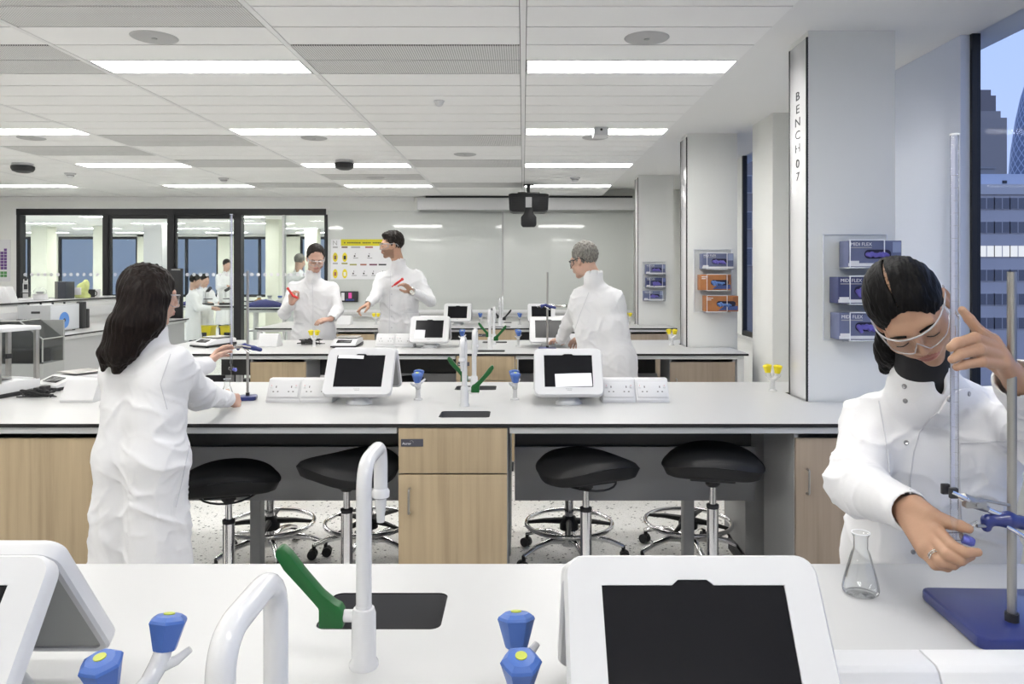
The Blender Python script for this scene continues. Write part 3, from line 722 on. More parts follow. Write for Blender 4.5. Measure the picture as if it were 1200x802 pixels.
# ---- sloped double sockets
def socket(blank=False):
    o = empty('power_socket', '', 'power socket')
    w = .156; pr = [(-.082, 0), (-.082, .012), (-.028, .100), (-.020, .105), (.020, .105), (.028, .100), (.082, .012), (.082, 0)]
    b = MB(); b.prism([(p[0], p[1]) for p in pr], w, M['white'], .0015, X=basis((0, 1, 0), (0, 0, 1), (1, 0, 0), (-w/2, 0, 0))); b.build('housing', o)
    if blank: return o
    for s in (1, -1):
        ang = math.atan2(.088, .054); X = Matrix.Rotation(0 if s > 0 else PI, 4, 'Z') @ Matrix.Translation((0, -.0555, .0555)) @ Matrix.Rotation(ang, 4, 'X')
        p = MB(); p.box((-.071, -.039, 0), (.071, .039, .007), M['white'], .002, X=X); pl = p.build('face_plate', o)
        h = MB()
        for cx in (-.036, .036):
            h.box((cx-.0022, .008, .0068), (cx+.0022, .018, .0074), M['hole'], X=X)
            for q in (-1, 1): h.box((cx+q*.0105-.0036, -.0135, .0068), (cx+q*.0105+.0036, -.0085, .0074), M['hole'], X=X)
        h.build('pin_slots', pl)
        for cx in (-.058, .058):
            r = MB(); r.box((cx-.006, .006, .006), (cx+.006, .022, .0105), M['white'], .0015, X=X).box((cx-.002, .017, .0100), (cx+.002, .0195, .0108), M['red'], X=X); r.build('rocker_switch', pl)
    return o
# ---- balances
def balance():
    o = empty('laboratory_balance', '', 'balance')
    b = MB(); b.prism([(-.15, .012), (-.15, .03), (-.05, .066), (.14, .066), (.15, .055), (.15, .012)], .20, M['white'], .006, X=basis((0, 1, 0), (0, 0, 1), (1, 0, 0), (-.10, 0, 0))); b.build('housing', o)
    k = MB(); k.prism([(-.152, .005), (-.152, .018), (.152, .03), (.152, .005)], .206, M['blackp'], .003, X=basis((0, 1, 0), (0, 0, 1), (1, 0, 0), (-.103, 0, 0))); k.build('base_skirt', o, label='black base skirt')
    p = MB(); p.box((-.088, -.04, .074), (.088, .135, .080), M['steel'], .003).cyl((0, .045, .06), (0, .045, .075), .02, M['steel']); p.build('weighing_pan', o, label='square steel pan')
    d = MB(); X = Matrix.Translation((0, -.1, .049)) @ Matrix.Rotation(math.atan2(.036, .1), 4, 'X'); d.box((-.06, -.028, 0), (.06, .028, .003), M['screen'], .001, X=X); d.build('display', o)
    for sx in (-1, 1):
        for sy in (-1, 1):
            q = MB(); q.cyl((sx*.08, sy*.125, 0), (sx*.08, sy*.125, .007), .012, M['blackp'], n=12); q.build('foot', o)
    return o
def draft_balance():
    o = empty('analytical_balance', 'analytical balance with clear draught shield standing on the second bench', 'balance')
    b = MB(); b.prism([(-.22, .012), (-.22, .03), (-.10, .075), (.13, .075), (.13, .012)], .21, M['white'], .006, X=basis((0, 1, 0), (0, 0, 1), (1, 0, 0), (-.105, 0, 0))); b.build('housing', o)
    k = MB(); k.prism([(-.222, .0), (-.222, .016), (.132, .026), (.132, .0)], .216, M['blackp'], .003, X=basis((0, 1, 0), (0, 0, 1), (1, 0, 0), (-.108, 0, 0))); k.build('base_skirt', o, label='black base skirt')
    for sx in (-1, 1):
        for y in (-.085, .115):
            q = MB(); q.box((sx*.095-.010, y-.010, .07), (sx*.095+.010, y+.010, .325), M['steel'], .002); q.build('post', o)
    t = MB(); t.box((-.112, -.10, .32), (.112, .13, .342), M['white'], .005); t.build('top_cover', o)
    for (lo, hi) in (((-.088, -.09, .076), (.088, -.086, .32)), ((-.104, -.075, .076), (-.100, .108, .32)), ((.100, -.075, .076), (.104, .108, .32))):
        g = MB(); g.box(lo, hi, M['acrylic']); g.build('glass_panel', o)
    h = MB(); h.box((.104, -.06, .19), (.116, -.03, .215), M['blackp'], .003); h.build('door_grip', o)
    p = MB(); p.lathe([(0, .085), (.045, .085), (.045, .089), (0, .089)], M['steel']).cyl((0, 0, .07), (0, 0, .086), .01, M['steel']); p.build('weighing_pan', o)
    return o
# ---- stools
def stool(seat_z, ring_z):
    o = empty('lab_stool', '', 'stool')
    nr, nt = 12, 48; vs = []; fs = []
    def out(a):
        c, s_ = math.cos(a), math.sin(a); return .205*(abs(c)**2.6+abs(s_)**2.6)**(-1/2.6)*(1-.10*max(0, s_))
    for top in (1, 0):
        for k in range(nr+1):
            q = k/nr
            for j in range(nt):
                a = 2*PI*j/nt; r = out(a)*q; x, y = r*math.cos(a), r*math.sin(a)
                e = math.sqrt(max(0, 1-q**4)); sad = -.9*x*x+.45*y*y-.10*y*abs(y)
                vs.append((x*1.02, y, (.034*e+sad*.85) if top else (-.066*e**.8+sad*.75)))
    N = (nr+1)*nt
    for top in (0, 1):
        for k in range(nr):
            for j in range(nt):
                a = top*N+k*nt+j; b = top*N+k*nt+(j+1) % nt; fs.append([a, b, b+nt, a+nt])
    s = MB(); s.add(vs, fs, M['vinyl'], Matrix.Translation((0, 0, seat_z-.036)))
    me_o = s.build('seat', o, angle=80)
    u = MB(); u.box((-.09, -.09, seat_z-.112), (.09, .09, seat_z-.085), M['blackm'], .006).lathe([(.022, seat_z-.15), (.03, seat_z-.14), (.03, seat_z-.10), (0, seat_z-.10)], M['blackm']); u.build('seat_plate', o)
    l = MB(); l.tube([(.12*math.cos(t), .135*math.sin(t), seat_z-.108-.012*math.sin(t)**2) for t in [PI*j/12-PI for j in range(13)]], .0045, M['blackm'], n=8); l.build('height_lever', o)
    g = MB(); g.cyl((0, 0, .30), (0, 0, seat_z-.12), .014, M['chrome']); g.build('piston', o)
    g = MB(); g.cyl((0, 0, .10), (0, 0, seat_z-.235), .024, M['chrome']).lathe([(.0245, seat_z-.24), (.0255, seat_z-.235), (.0255, seat_z-.225), (.015, seat_z-.222)], M['blackp'], ends=False); g.build('gas_lift', o)
    r = MB(); r.tube([(.225*math.cos(2*PI*j/40), .225*math.sin(2*PI*j/40), ring_z) for j in range(40)], .0115, M['chrome'], n=12, closed=True); ro = r.build('foot_ring', o)
    p = MB(); p.lathe([(.025, ring_z-.035), (.05, ring_z-.03), (.05, ring_z+.0), (.034, ring_z+.035), (.025, ring_z+.04)], M['blackp'], ends=False)
    for k in range(4):
        a = 2*PI*k/4+.5; p.tube([(.03*math.cos(a), .03*math.sin(a), ring_z+.012), (.13*math.cos(a), .13*math.sin(a), ring_z+.01), (.215*math.cos(a), .215*math.sin(a), ring_z)], .01, M['blackp'], n=8, radii=[.018, .013, .009])
    p.build('ring_spider', o)
    h = MB(); h.lathe([(.02, .07), (.04, .075), (.042, .12), (.025, .135)], M['chrome']); h.build('hub', o)
    for k in range(5):
        a = 2*PI*k/5+.2; c, s_ = math.cos(a), math.sin(a)
        q = MB(); q.tube([(.03*c, .03*s_, .105), (.12*c, .12*s_, .118), (.21*c, .21*s_, .102), (.285*c, .285*s_, .072)], .014, M['chrome'], n=10, radii=[.018, .0165, .014, .012])
        lo = q.build('base_leg', o)
        w = MB(); w.cyl((.285*c, .285*s_, .04), (.285*c, .285*s_, .075), .010, M['blackp'], n=10)
        for t in (-1, 1): w.cyl((.292*c-s_*t*.006, .292*s_+c*t*.006, .025), (.292*c-s_*t*.022, .292*s_+c*t*.022, .025), .025, M['blackp'], n=16)
        w.build('castor', lo)
    return o
# ================================================================ place them
for i in range(4): bench(i)
for i in range(1, 4):
    cabinet(i, -.506, -.063, True, f'narrow oak cabinet with a dark maker plate at the middle of the {BW[i]}', M['wood'], 'centre', plate=True)
    cabinet(i, 1.113, 1.61, True, f'oak-fronted cabinet at the window end of the {BW[i]}', M['wood2'], 'side')
    if i == 1:
        cabinet(i, 1.113, 1.61, False, f'grey-sided cabinet backing onto the window-end cabinet of the {BW[i]}', M['wood2'], 'side')
        cabinet(i, -.506, -.063, False, f'grey-sided cabinet on the far side of the {BW[i]}, backing onto the narrow oak one', M['wood'], 'centre')
        cabinet(i, -2.45, -1.65, True, 'wide oak cabinet under the second bench beside the long-haired woman', M['wood'], 'side', hside=1)
        cabinet(i, -3.25, -2.455, True, 'oak cabinet at the outer end of the second bench', M['wood'], 'side', hside=1)
    else: cabinet(i, -2.07, -1.646, True, f'oak-fronted cabinet at the door end of the {BW[i]}', M['wood'], 'side', hside=1)
cabinet(0, -.506, -.063, False, 'oak cabinet at the middle of the nearest bench, on its far side', M['wood'], 'centre')
cabinet(0, 1.113, 1.61, False, 'oak cabinet at the window end of the nearest bench', M['wood2'], 'side')
T = tap(); V = valve(M['blue'], '', 'water valve'); GV = valve(M['yellow'], '', 'gas valve', .46, .95); K = kiosk(); S = socket(); SB = socket(True); first = {}
def put(src, loc, rz, label, group):
    if src.name not in first:
        first[src.name] = 1; src.location = loc; src.rotation_euler = (0, 0, rz); src['label'] = label; src['group'] = group; return src
    return copy_tree(src, loc, rz, label, group)
for i in range(4):
    y = BY[i]+MID
    for s in (-1, 1): sink(i, s)
    lv = 'black' if i == 3 else 'green'
    ta = put(T, (-.247 if i < 2 else -.25, y+.178, ZT), 0, f'white swan-neck tap with {lv} lever on the {BW[i]}, spout over the far sink', 'white lab taps')
    tb = put(T, (-.246 if i == 0 else -.268, y-(.238 if i == 0 else .17), ZT), PI, f'white swan-neck tap with {lv} lever on the {BW[i]}, spout over the near sink', 'white lab taps')
    if i == 3:
        for c in kids(ta)+kids(tb):
            if c.name.startswith('lever'): c.data = c.data.copy(); c.data.materials[0] = M['blackp']; c['label'] = 'black paddle lever'
    put(V, (-.505, y+(-.005 if i == 0 else 0), ZT), -.25 if i == 0 else .07, f'pair of blue-topped water valves on the {BW[i]}, on the door side of its taps', 'blue water valves')
    put(V, (-.006 if i == 0 else -.04, y, ZT), .06, f'pair of blue-topped water valves on the {BW[i]}, on the window side of its taps', 'blue water valves')
    if i: put(GV, (1.29 if i == 1 else 1.255, y+.27 if i == 1 else y+.1, ZT), 1.05, f'pair of yellow gas valves by the column on the {BW[i]}', 'yellow gas valves')
    if i in (2, 3): put(GV, (-1.735, y, ZT), PI/2, f'pair of yellow gas valves near the door end of the {BW[i]}', 'yellow gas valves')
    for x, nm in ((-.766, 'door'), (.212, 'window')):
        xf, xb = (-.757, -.780) if (i == 0 and nm == 'door') else (x, x)
        put(K, (xf, y, ZT), 0, f'white-framed tablet kiosk facing the viewer on the {BW[i]}, {nm} side of the taps', 'tablet kiosks')
        kb = put(K, (xb, y, ZT), PI, f'white-framed tablet kiosk facing away on the {BW[i]}, {nm} side of the taps', 'tablet kiosks')
        if nm == 'window':
            for c in kids(kb):
                if not c.name.startswith('foot'): c.location.z = -.025
    for x, nm in ((-1.132, 'outer one on the door side'), (-.975, 'inner one on the door side'), (.452, 'inner one on the window side'), (.61, 'outer one on the window side')):
        if i == 0 and x < 0: continue
        put(S, (x, y, ZT), 0, f'white sloped double power socket on the {BW[i]}, {nm}', 'double power sockets')
    if i: put(SB, (-2.1, y, ZT), 0, f'plain white sloped service box near the door end of the {BW[i]}', 'blank sloped boxes')
B = balance()
put(B, (-2.5, 3.86, ZT), -.35, 'white balance with a square steel pan on the second bench by the long-haired woman', 'laboratory balances')
put(B, (-1.46, BY[2]+MID, ZT), 0, 'white balance with steel pan on the third bench, by the man with the red tube', 'laboratory balances')
put(B, (-2.58, BY[2]+.6, ZT), -.5, 'white balance with dark sides on the third bench, behind the burette stand', 'laboratory balances')
D = draft_balance(); D.location = (-2.51, 3.82, ZT); D.rotation_euler = (0, 0, -.3)
D.location = (-2.61, 3.74, ZT); B.location = (-2.415, 4.02, ZT); B.rotation_euler = (0, 0, -.5)
for (x, y, sz, rz, f, lab) in ((-1.235, 3.14, .700, .3, 1, 'black-seated stool beside the long-haired woman, nearest her'), (-.735, 3.12, .752, 2.4, 1, 'black saddle stool under the second bench, beside the narrow oak cabinet on its door side'), (.262, 3.12, .757, .45, 1, 'black saddle stool under the second bench, beside the narrow oak cabinet on its window side'), (.785, 3.10, .776, 2.9, 1, 'black saddle stool under the second bench, next to the window-end cabinet'),
        (-1.335, 3.95, .66, 1.2, 0, 'chrome-ringed stool across the second bench, behind the stool nearest the long-haired woman'), (-.82, 3.97, .68, .5, 0, 'chrome-ringed stool on the far side of the second bench, door side of the oak cabinet'), (.243, 3.95, .68, 1.0, 0, 'chrome-ringed stool on the far side of the second bench, window side of the oak cabinet'), (.875, 3.97, .68, 2.1, 0, 'chrome-ringed stool on the far side of the second bench, by the window-end cabinet')):
    so = stool(sz, .19); so.location = (x, y, 0); so.rotation_euler = (0, 0, rz); so['label'] = lab; so['group'] = 'lab stools'
for (x, lab) in ((-.95, 'black-seated stool under the third bench, door side'), (.35, 'black-seated stool under the third bench, behind the grey-haired man'), (.85, 'black-seated stool under the third bench by its window-end cabinet')):
    so = stool(.70, .19); so.location = (x, BY[2]+.2, 0); so.rotation_euler = (0, 0, x); so['label'] = lab; so['group'] = 'lab stools'
# ================================================================ THINGS ON THE WALLS, THE CEILING AND THE SIDE BENCH
def wall_at(x, y, d=YB): return Vector(((x-613)*d/F, d, CAMZ-(y-320)*d/F))
# whiteboards
for x0, x1, lab in ((385, 588.6, 'wide glossy whiteboard on the back wall, the one beside the glazed screen'), (589.4, 742, 'wide glossy whiteboard on the back wall, the one behind the grey-haired man')):
    a, b = wall_at(x0, 247), wall_at(x1, 364)
    o = empty('whiteboard', lab, 'whiteboard', ((a.x+b.x)/2, YB, (a.z+b.z)/2)); w, h = (b.x-a.x)/2, (a.z-b.z)/2
    MB().box((-w+.006, -.022, -h+.006), (w-.006, -.004, h-.006), M['board'], .001).build('writing_surface', o)
    f = MB(); f.plate([(-w, -h), (w, -h), (w, h), (-w, h)], [[(-w+.008, -h+.008), (-w+.008, h-.008), (w-.008, h-.008), (w-.008, -h+.008)]], 0, .024, M['rail'], M['rail']); f.v = [Vector((v.x, -v.z, v.y)) for v in f.v]; f.build('frame', o)
o = empty('wall_trunking', 'white service trunking along the back wall under the whiteboards', 'trunking', (-.6, YB, .955))
MB().box((-2.1, -.07, -.045), (2.1, -.002, .045), M['white'], .004).build('body', o); MB().box((-2.1, -.078, -.018), (2.1, -.069, .018), M['lam'], .003).build('cover_strip', o)
# projection screen housing
o = empty('projection_screen', 'long white roll-up projection screen case above the whiteboards', 'projector screen', (.08, 10.17, 2.45))
w = 1.505
MB().box((-w, -.07, -.088), (w, .07, .075), M['white'], .008).build('case', o)
for s in (-1, 1): MB().box((s*w-.006, -.074, -.092), (s*w+.006, .074, .080), M['white'], .002).build('end_cap', o)
MB().box((-w+.02, -.03, -.098), (w-.02, .01, -.087), M['greyp'], .002).build('screen_bar', o, label='grey bottom bar'); MB().box((-w+.1, -.02, .074), (w-.1, .03, .106), M['blackp']).build('mount', o)
# projector
P = empty('ceiling_projector', 'black projector with drop lens hung from the ceiling', 'projector', (.065, 8.85, ZC))
q = MB(); q.cyl((0, 0, 0), (0, 0, -.10), .022, M['blackp']).lathe([(0, 0), (.06, 0), (.06, -.012), (0, -.014)], M['blackp']); q.build('ceiling_pole', P)
q = MB(); q.box((-.13, -.1, -.135), (.13, .1, -.10), M['blackp'], .008); q.build('mount_bracket', P)
q = MB(); q.prism([(-.235, -.13), (-.225, -.315), (-.19, -.335), (.19, -.335), (.225, -.315), (.235, -.13), (.2, -.118), (-.2, -.118)], .32, M['blackp'], .01, X=basis((1, 0, 0), (0, 0, 1), (0, -1, 0), (0, .16, 0))); q.build('body', P)
for s in (-1, 1):
    q = MB()
    for k in range(7): q.box((s*.15-.045, -.166, -.30+k*.022), (s*.15+.045, -.158, -.290+k*.022), M['blackm'])
    q.build('vent_slats', P)
MB().box((-.036, -.172, -.29), (.036, -.158, -.165), M['white'], .003).build('white_panel', P, label='white front panel')
q = MB(); q.prism([(-.045, -.29), (-.055, -.36), (-.09, -.40), (-.09, -.49), (-.07, -.515), (.07, -.515), (.09, -.49), (.09, -.40), (.055, -.36), (.045, -.29)][::-1], .10, M['blackm'], .01, X=basis((1, 0, 0), (0, 0, 1), (0, -1, 0), (0, -.12, 0))); q.build('lens_arm', P, label='hanging black mirror arm')
# ceiling fittings
def speaker(x, y, lab):
    o = empty('ceiling_speaker', lab, 'ceiling speaker', (x, y, ZC), 0, 'round ceiling speakers')
    q = MB(); q.lathe([(0, -.006), (.088, -.006), (.097, -.003), (.1, 0)], mat('speaker_grille', (.47, .47, .47), .7, bump=.6, bscale=500)); q.build('grille', o)
    q = MB(); q.lathe([(0, -.0095), (.012, -.009), (.013, -.0055), (0, -.0055)], M['greyp'], n=14); q.build('centre_badge', o)
for x, y, lab in ((-1.636, 3.32, 'round grey ceiling speaker in front of the nearest light on the door side'), (.55, 3.33, 'round grey ceiling speaker in front of the nearest light by the windows'), (-.512, 6.6, 'round ceiling speaker in the middle bay, past the perforated panels'), (-1.62, 5.80, 'round ceiling speaker behind the second-row light of the third bay'), (-3.81, 5.80, 'round ceiling speaker behind the second-row light of the fifth bay'), (.555, 5.78, 'round ceiling speaker beside the hanging motion sensor'), (-1.62, 8.2, 'round ceiling speaker in the third bay, farthest one')): speaker(x, y, lab)
o = empty('ceiling_motion_sensor', 'small white box sensor hanging under the second-row light by the windows', 'sensor', (.56, 5.42, ZC))
MB().box((-.052, -.07, -.062), (.052, .07, 0), M['white'], .006).build('body', o); MB().cyl((0, -.0705, -.02), (0, -.072, -.02), .009, M['blackp']).build('lens', o)
def detector(x, y, lab):
    o = empty('smoke_detector', lab, 'smoke detector', (x, y, ZC), 0, 'smoke detectors')
    MB().lathe([(.055, 0), (.055, -.012), (.045, -.02), (0, -.02)], M['white']).build('base', o); MB().lathe([(.036, -.018), (.036, -.034), (.026, -.044), (0, -.045)], M['white']).build('cap', o); MB().lathe([(.0375, -.022), (.0375, -.030)], M['greyp'], ends=False).build('slot_ring', o)
detector(.57, 8.2, 'white smoke detector between the last two lights by the windows'); detector(-4.75, 7.85, 'white smoke detector on the door side of the ceiling, near the glazed screen'); detector(-3.3, 8.25, 'small smoke detector with dark slot between the last lights of the fifth bay')
def wifi(x, y, lab, w):
    o = empty('ceiling_camera', lab, 'camera', (x, y, ZC)); MB().lathe([(w*.9, 0), (w*.9, -.02), (w*.7, -.03), (0, -.03)], M['white']).build('base', o)
    MB().lathe([(w, -.028), (w, -.05), (w*.85, -.075), (w*.5, -.088), (0, -.09)], M['blackp']).build('dome', o)
wifi(-1.66, 6.95, 'black dome camera in front of the third-row light of the third bay', .09); wifi(-4.78, 7.15, 'black dome camera near the wall-side ceiling edge', .10)
o = empty('ceiling_sensor', 'tiny white dome sensor on the middle ceiling bay', 'sensor', (-.51, 4.55, ZC)); MB().lathe([(.03, 0), (.03, -.008), (.018, -.03), (0, -.036)], M['white']).build('body', o); MB().lathe([(.033, 0), (.033, -.006), (.028, -.007)], M['white']).build('rim', o)
# safety poster on the whiteboard
a = wall_at(387.5, 280.5, YB-.03); b = wall_at(470, 327.5, YB-.03); pw, ph = b.x-a.x, a.z-b.z
o = empty('safety_poster', 'white waste sorting poster with yellow header and bin pictures', 'poster', (a.x, YB-.025, b.z))
MB().box((0, -.004, 0), (pw, 0, ph), M['poster']).build('sheet', o)
def prect(u0, v0, u1, v1, m, z=-.0048): return ((u0*pw, z, (1-v1)*ph), (u1*pw, -.0038, (1-v0)*ph), m)
q = MB(); q.box(*prect(.145, 0.0, 1, .165, mat('poster_yellow', (.62, .55, .02), .6))); hd = q.build('header_band', o, label='yellow header band')
q = MB()
for k in range(30):
    if k in (1, 10, 16, 25): continue
    q.box(*prect(.19+k*.024, .075, .19+k*.024+.017, .105, M['text'], -.0052))
q.text('N', .09, M['textgrey'], basis((1, 0, 0), (0, 0, 1), (0, -1, 0), (.06, -.0045, ph*.90)))
q.build('header_lettering', o)
bars = [(.03, .18, .10, 'textgrey'), (.155, .18, .24, 'pbrown'), (.29, .18, .42, 'textgrey'), (.49, .18, .60, 'pred'), (.03, .585, .10, 'textgrey'), (.155, .585, .24, 'polive'), (.27, .615, .37, 'polive'), (.42, .615, .51, 'pred'), (.55, .615, .66, 'pplum'), (.68, .615, .79, 'text')]
M['pbrown'] = mat('poster_brown', (.20, .12, .08), .6); M['pred'] = mat('poster_red', (.35, .13, .09), .6); M['polive'] = mat('poster_olive', (.35, .34, .12), .6); M['pplum'] = mat('poster_plum', (.16, .05, .09), .6)
for u, v, u1, m in bars:
    q = MB(); q.box(*prect(u, v, u1, v+.038, M[m])); q.build('caption_bar', o)
    if u > .25:
        q = MB(); q.cyl((pw*(u+.05), -.0038, ph*(1-v-.24)), (pw*(u+.05), -.005, ph*(1-v-.24)), .012, M['text'], n=10).box(*prect(u+.03, v+.28, u+.10, v+.30, M['textgrey'])).box(*prect(u+.055, v+.17, u+.062, v+.20, M['text'])); q.build('bin_symbol', o)
for u, v, m in ((.065, .45, 'pbrown'), (.20, .45, 'text'), (.065, .86, 'pred'), (.20, .86, 'poster_white')):
    q = MB(); q.lathe([(0, 0), (1, 0), (1, .0012), (0, .0012)], mat('poster_yellow2', (.75, .62, .03), .6), n=24); q.v = [Vector((pw*u+v_.x*.034, -.0038-v_.z, ph*(1-v)+v_.y*.064)) for v_ in q.v]; k = q.build('yellow_badge', o)
    q = MB(); q.box((pw*u-.016, -.0062, ph*(1-v)-.03), (pw*u+.016, -.0048, ph*(1-v)+.022), M[m] if m in M else M['poster'], .004); q.build('bin_picture', o)
# control panel below it
a = wall_at(399.5, 341.5, YB-.03); b = wall_at(420, 354, YB-.03); o = empty('wall_control_panel', 'small black wall control panel with a pink display below the poster', 'control panel', (a.x, YB-.024, b.z)); w, h = b.x-a.x, a.z-b.z
MB().box((0, -.035, 0), (w, 0, h), M['blackp'], .006).build('body', o); MB().box((.012, -.038, .02), (.055, -.034, h-.02), M['poster'], .002).build('label_card', o); MB().box((.11, -.038, .05), (.155, -.034, h-.02), mat('pink_display', (.55, .06, .28), .3, emit=.3), .002).build('display', o); MB().box((.07, -.037, .018), (.19, -.034, .04), mat('navy_strip', (.04, .05, .2), .3), .002).build('button_strip', o)
# periodic table poster on the wall left of the glazing
a = wall_at(-60, 281); b = wall_at(12.6, 330); o = empty('element_chart', 'coloured periodic table chart on the wall beside the glazed screen', 'poster', (a.x, YB-.002, b.z)); w, h = b.x-a.x, a.z-b.z
MB().box((0, -.006, 0), (w, 0, h), M['poster'], .001).build('sheet', o)
cols = {'pu': (.14, .06, .25), 'bl': (.07, .11, .38), 'lb': (.11, .22, .48), 'ye': (.55, .40, .08), 'gr': (.10, .28, .10), 'te': (.08, .25, .33)}
for k, v in cols.items(): M['el'+k] = mat('element_'+k, v, .6)
cw = .045
layout = {0: [(0, 'bl'), (17, 'pu')], 1: [(0, 'bl'), (1, 'lb')]+[(c, 'bl' if c < 15 else 'pu') for c in range(12, 18)], 2: [(0, 'bl'), (1, 'lb')]+[(c, 'bl' if c < 15 else 'pu') for c in range(12, 18)]}
for r in (3, 4, 5): layout[r] = [(c, 'lb' if c < 2 else 'te' if c < 12 else 'lb' if c < 15 else 'pu') for c in range(18)]
layout[6] = [(c, 'lb' if c < 2 else 'te' if c < 12 else 'ye' if c < 16 else 'pu') for c in range(18)]; layout[7.5] = [(c, 'gr') for c in range(3, 18)]; layout[8.5] = [(c, 'gr') for c in range(3, 18)]
by = {}
for r, cells in layout.items():
    for c, k in cells: by.setdefault(k, MB()).box((w-.045-(18-c)*cw+.003, -.0075, h-.12-(r+1)*.042+.003), (w-.045-(17-c)*cw-.003, -.0055, h-.12-r*.042-.003), M['el'+k])
for k, q in by.items(): q.build('element_tiles', o, label={'pu': 'purple', 'bl': 'blue', 'lb': 'light blue', 'ye': 'yellow', 'gr': 'green', 'te': 'teal'}[k]+' element tiles', kind=None)
# black panel on the door frame
o = empty('door_display', 'tall slim black panel fixed on the door frame behind the woman', 'display', ((205.5-613)*10.1/F, 10.16, CAMZ-(345.5-320)*10.1/F))
MB().box((-.083, -.045, -.355), (.083, 0, .355), M['blackm'], .006).build('housing', o); MB().box((-.02, 0, -.1), (.02, .12, .1), M['blackm'], .002).build('bracket', o); MB().box((-.06, -.048, .33), (.06, -.044, .345), M['greyp']).build('top_lip', o)
# ---- glove boxes in clear wall racks
def glove_rack(loc, sc, boxes, lab, grp):
    o = empty('glove_rack', lab, 'rack', loc); x0, x1, z0, z1 = 0, .30*sc, 0, .50*sc
    b = MB(); b.box((0, -.006, z0), (x1, -.002, z1), M['acrylic']); b.build('back_sheet', o)
    e = MB(); t = .0035*sc
    e.tube([(0, -.006, 0), (x1, -.006, 0), (x1, -.006, z1), (0, -.006, z1)], t, M['edgew'], n=6, closed=True); e.build('bright_edge', o)
    n = len(boxes); H = .5*sc/n
    for k in range(n):
        zb = z1-(k+1)*H+.008*sc; zt = zb+.128*sc
        f = MB(); xa, xb = .075*sc, .232*sc
        f.tube([(xa, -.125*sc, zb), (xb, -.125*sc, zb), (xb, -.125*sc, zt), (xa, -.125*sc, zt)], t, M['edgew'], n=6, closed=True)
        for xx in (xa, xb): f.tube([(xx, -.006, zb), (xx, -.125*sc, zb)], t*.8, M['edgew'], n=6)
        f.build('holder_front', o)
        s = MB(); s.box((xa-.03*sc, -.125*sc, zb-.004*sc), (xb+.03*sc, -.004, zb), M['acrylic']); s.build('holder_shelf', o)
        pal, dx, glab, wd = boxes[k]
        g = empty('glove_box', glab, 'glove box', Vector(loc)+Vector((xa+dx*sc, -.065*sc, zb+.003*sc)), 0, grp); W, Dp, Hh = wd*sc, .10*sc, .122*sc
        c = MB(); c.box((0, -Dp/2, 0), (W, Dp/2, Hh), M[pal+'_face'], .002); c.build('carton', g)
        hole = MB(); hx0, hx1 = (.30*W, .80*W) if pal != 'orange' else (.34*W, .92*W); hole.prism(rrect(hx0, .32*Hh, hx1, .66*Hh, .165*Hh), .002, M['hole2'], X=basis((1, 0, 0), (0, 0, 1), (0, -1, 0), (0, -Dp/2, 0))); hole.build('opening', g, label='dark oval opening')
        gl = SDF(); rn = random.Random(k+int(loc[1]*10))
        for j in range(5): gl.cone((hx0+W*.06+j*W*.075, -Dp/2-.004*sc, .48*Hh+rn.uniform(-.06, .05)*Hh), (hx0+W*.10+j*W*.08, -Dp/2-.010*sc, (.38 if pal != 'dark' else .2)*Hh+rn.uniform(-.08, .08)*Hh), .011*sc, .008*sc, .006)
        skin_obj('glove', gl.mesh(.0028), [M['glove_'+('blue' if pal == 'orange' else 'violet')]], g)
        t_ = MB(); xx = .04*W
        if pal != 'orange':
            t_.text('MIDI FLEX', .022*sc, M['whitetext'], basis((1, 0, 0), (0, 0, 1), (0, -1, 0), (xx, -Dp/2-.0008, .86*Hh)), .0004, 'LEFT'); t_.box((xx, -Dp/2-.0012, .72*Hh), (xx+.40*W, -Dp/2, .755*Hh), M['textgrey']); t_.build('lettering', g)
            l = MB(); l.box((0.0, -Dp/2-.0014, .03*Hh), (W, -Dp/2, .15*Hh), M['poster']); l.box((0.02*W, -Dp/2-.0016, .04*Hh), (.2*W, -Dp/2, .24*Hh), M['poster']); l.build('white_band', g, label='white lower band')
        else:
            t_.box((xx, -Dp/2-.0012, .83*Hh), (xx+.2*W, -Dp/2, .88*Hh), M['whitetext']).box((xx, -Dp/2-.0012, .72*Hh), (xx+.14*W, -Dp/2, .76*Hh), M['whitetext']); t_.build('lettering', g)
            l = MB(); l.prism([(.40*W, 0.01), (.98*W, .01), (.98*W, .35*Hh), (.62*W, .40*Hh)], .0015, M['glovecard'], X=basis((1, 0, 0), (0, 0, 1), (0, -1, 0), (0, -Dp/2, 0))); l.build('blue_print', g, label='blue printed corner')
        sd = MB(); sd.box((W*.83, -Dp/2-.001, .55*Hh), (W*.985, -Dp/2, .95*Hh), M[pal+'_light']); sd.build('side_print', g)
for nm, a, b in (('violet', (.13, .15, .26), (.28, .33, .50)), ('dark', (.05, .06, .15), (.14, .17, .38)), ('orange', (.42, .17, .06), (.30, .12, .05))):
    M[nm+'_face'] = mat('carton_'+nm, a, .45, var=.25, vscale=14); M[nm+'_light'] = mat('carton_print_'+nm, b, .45)
M['hole2'] = mat('carton_opening', (.02, .02, .05), .7); M['glove_violet'] = mat('violet_nitrile', (.13, .11, .42), .45); M['glove_blue'] = mat('blue_nitrile', (.10, .20, .48), .45); M['glovecard'] = mat('carton_blue', (.06, .10, .30), .45)
p = at(966, 399, 3.53); glove_rack((p.x, 3.548, p.z), 1.0, [('violet', -.004, 'grey-violet glove box with violet gloves, top of the rack on the nearest column', .245), ('dark', -.05, 'dark blue glove box, middle of the rack on the nearest column', .245), ('violet', -.046, 'grey-violet glove box at the bottom of the rack on the nearest column', .245)], 'clear wall rack of three glove boxes on the nearest column', 'glove boxes')
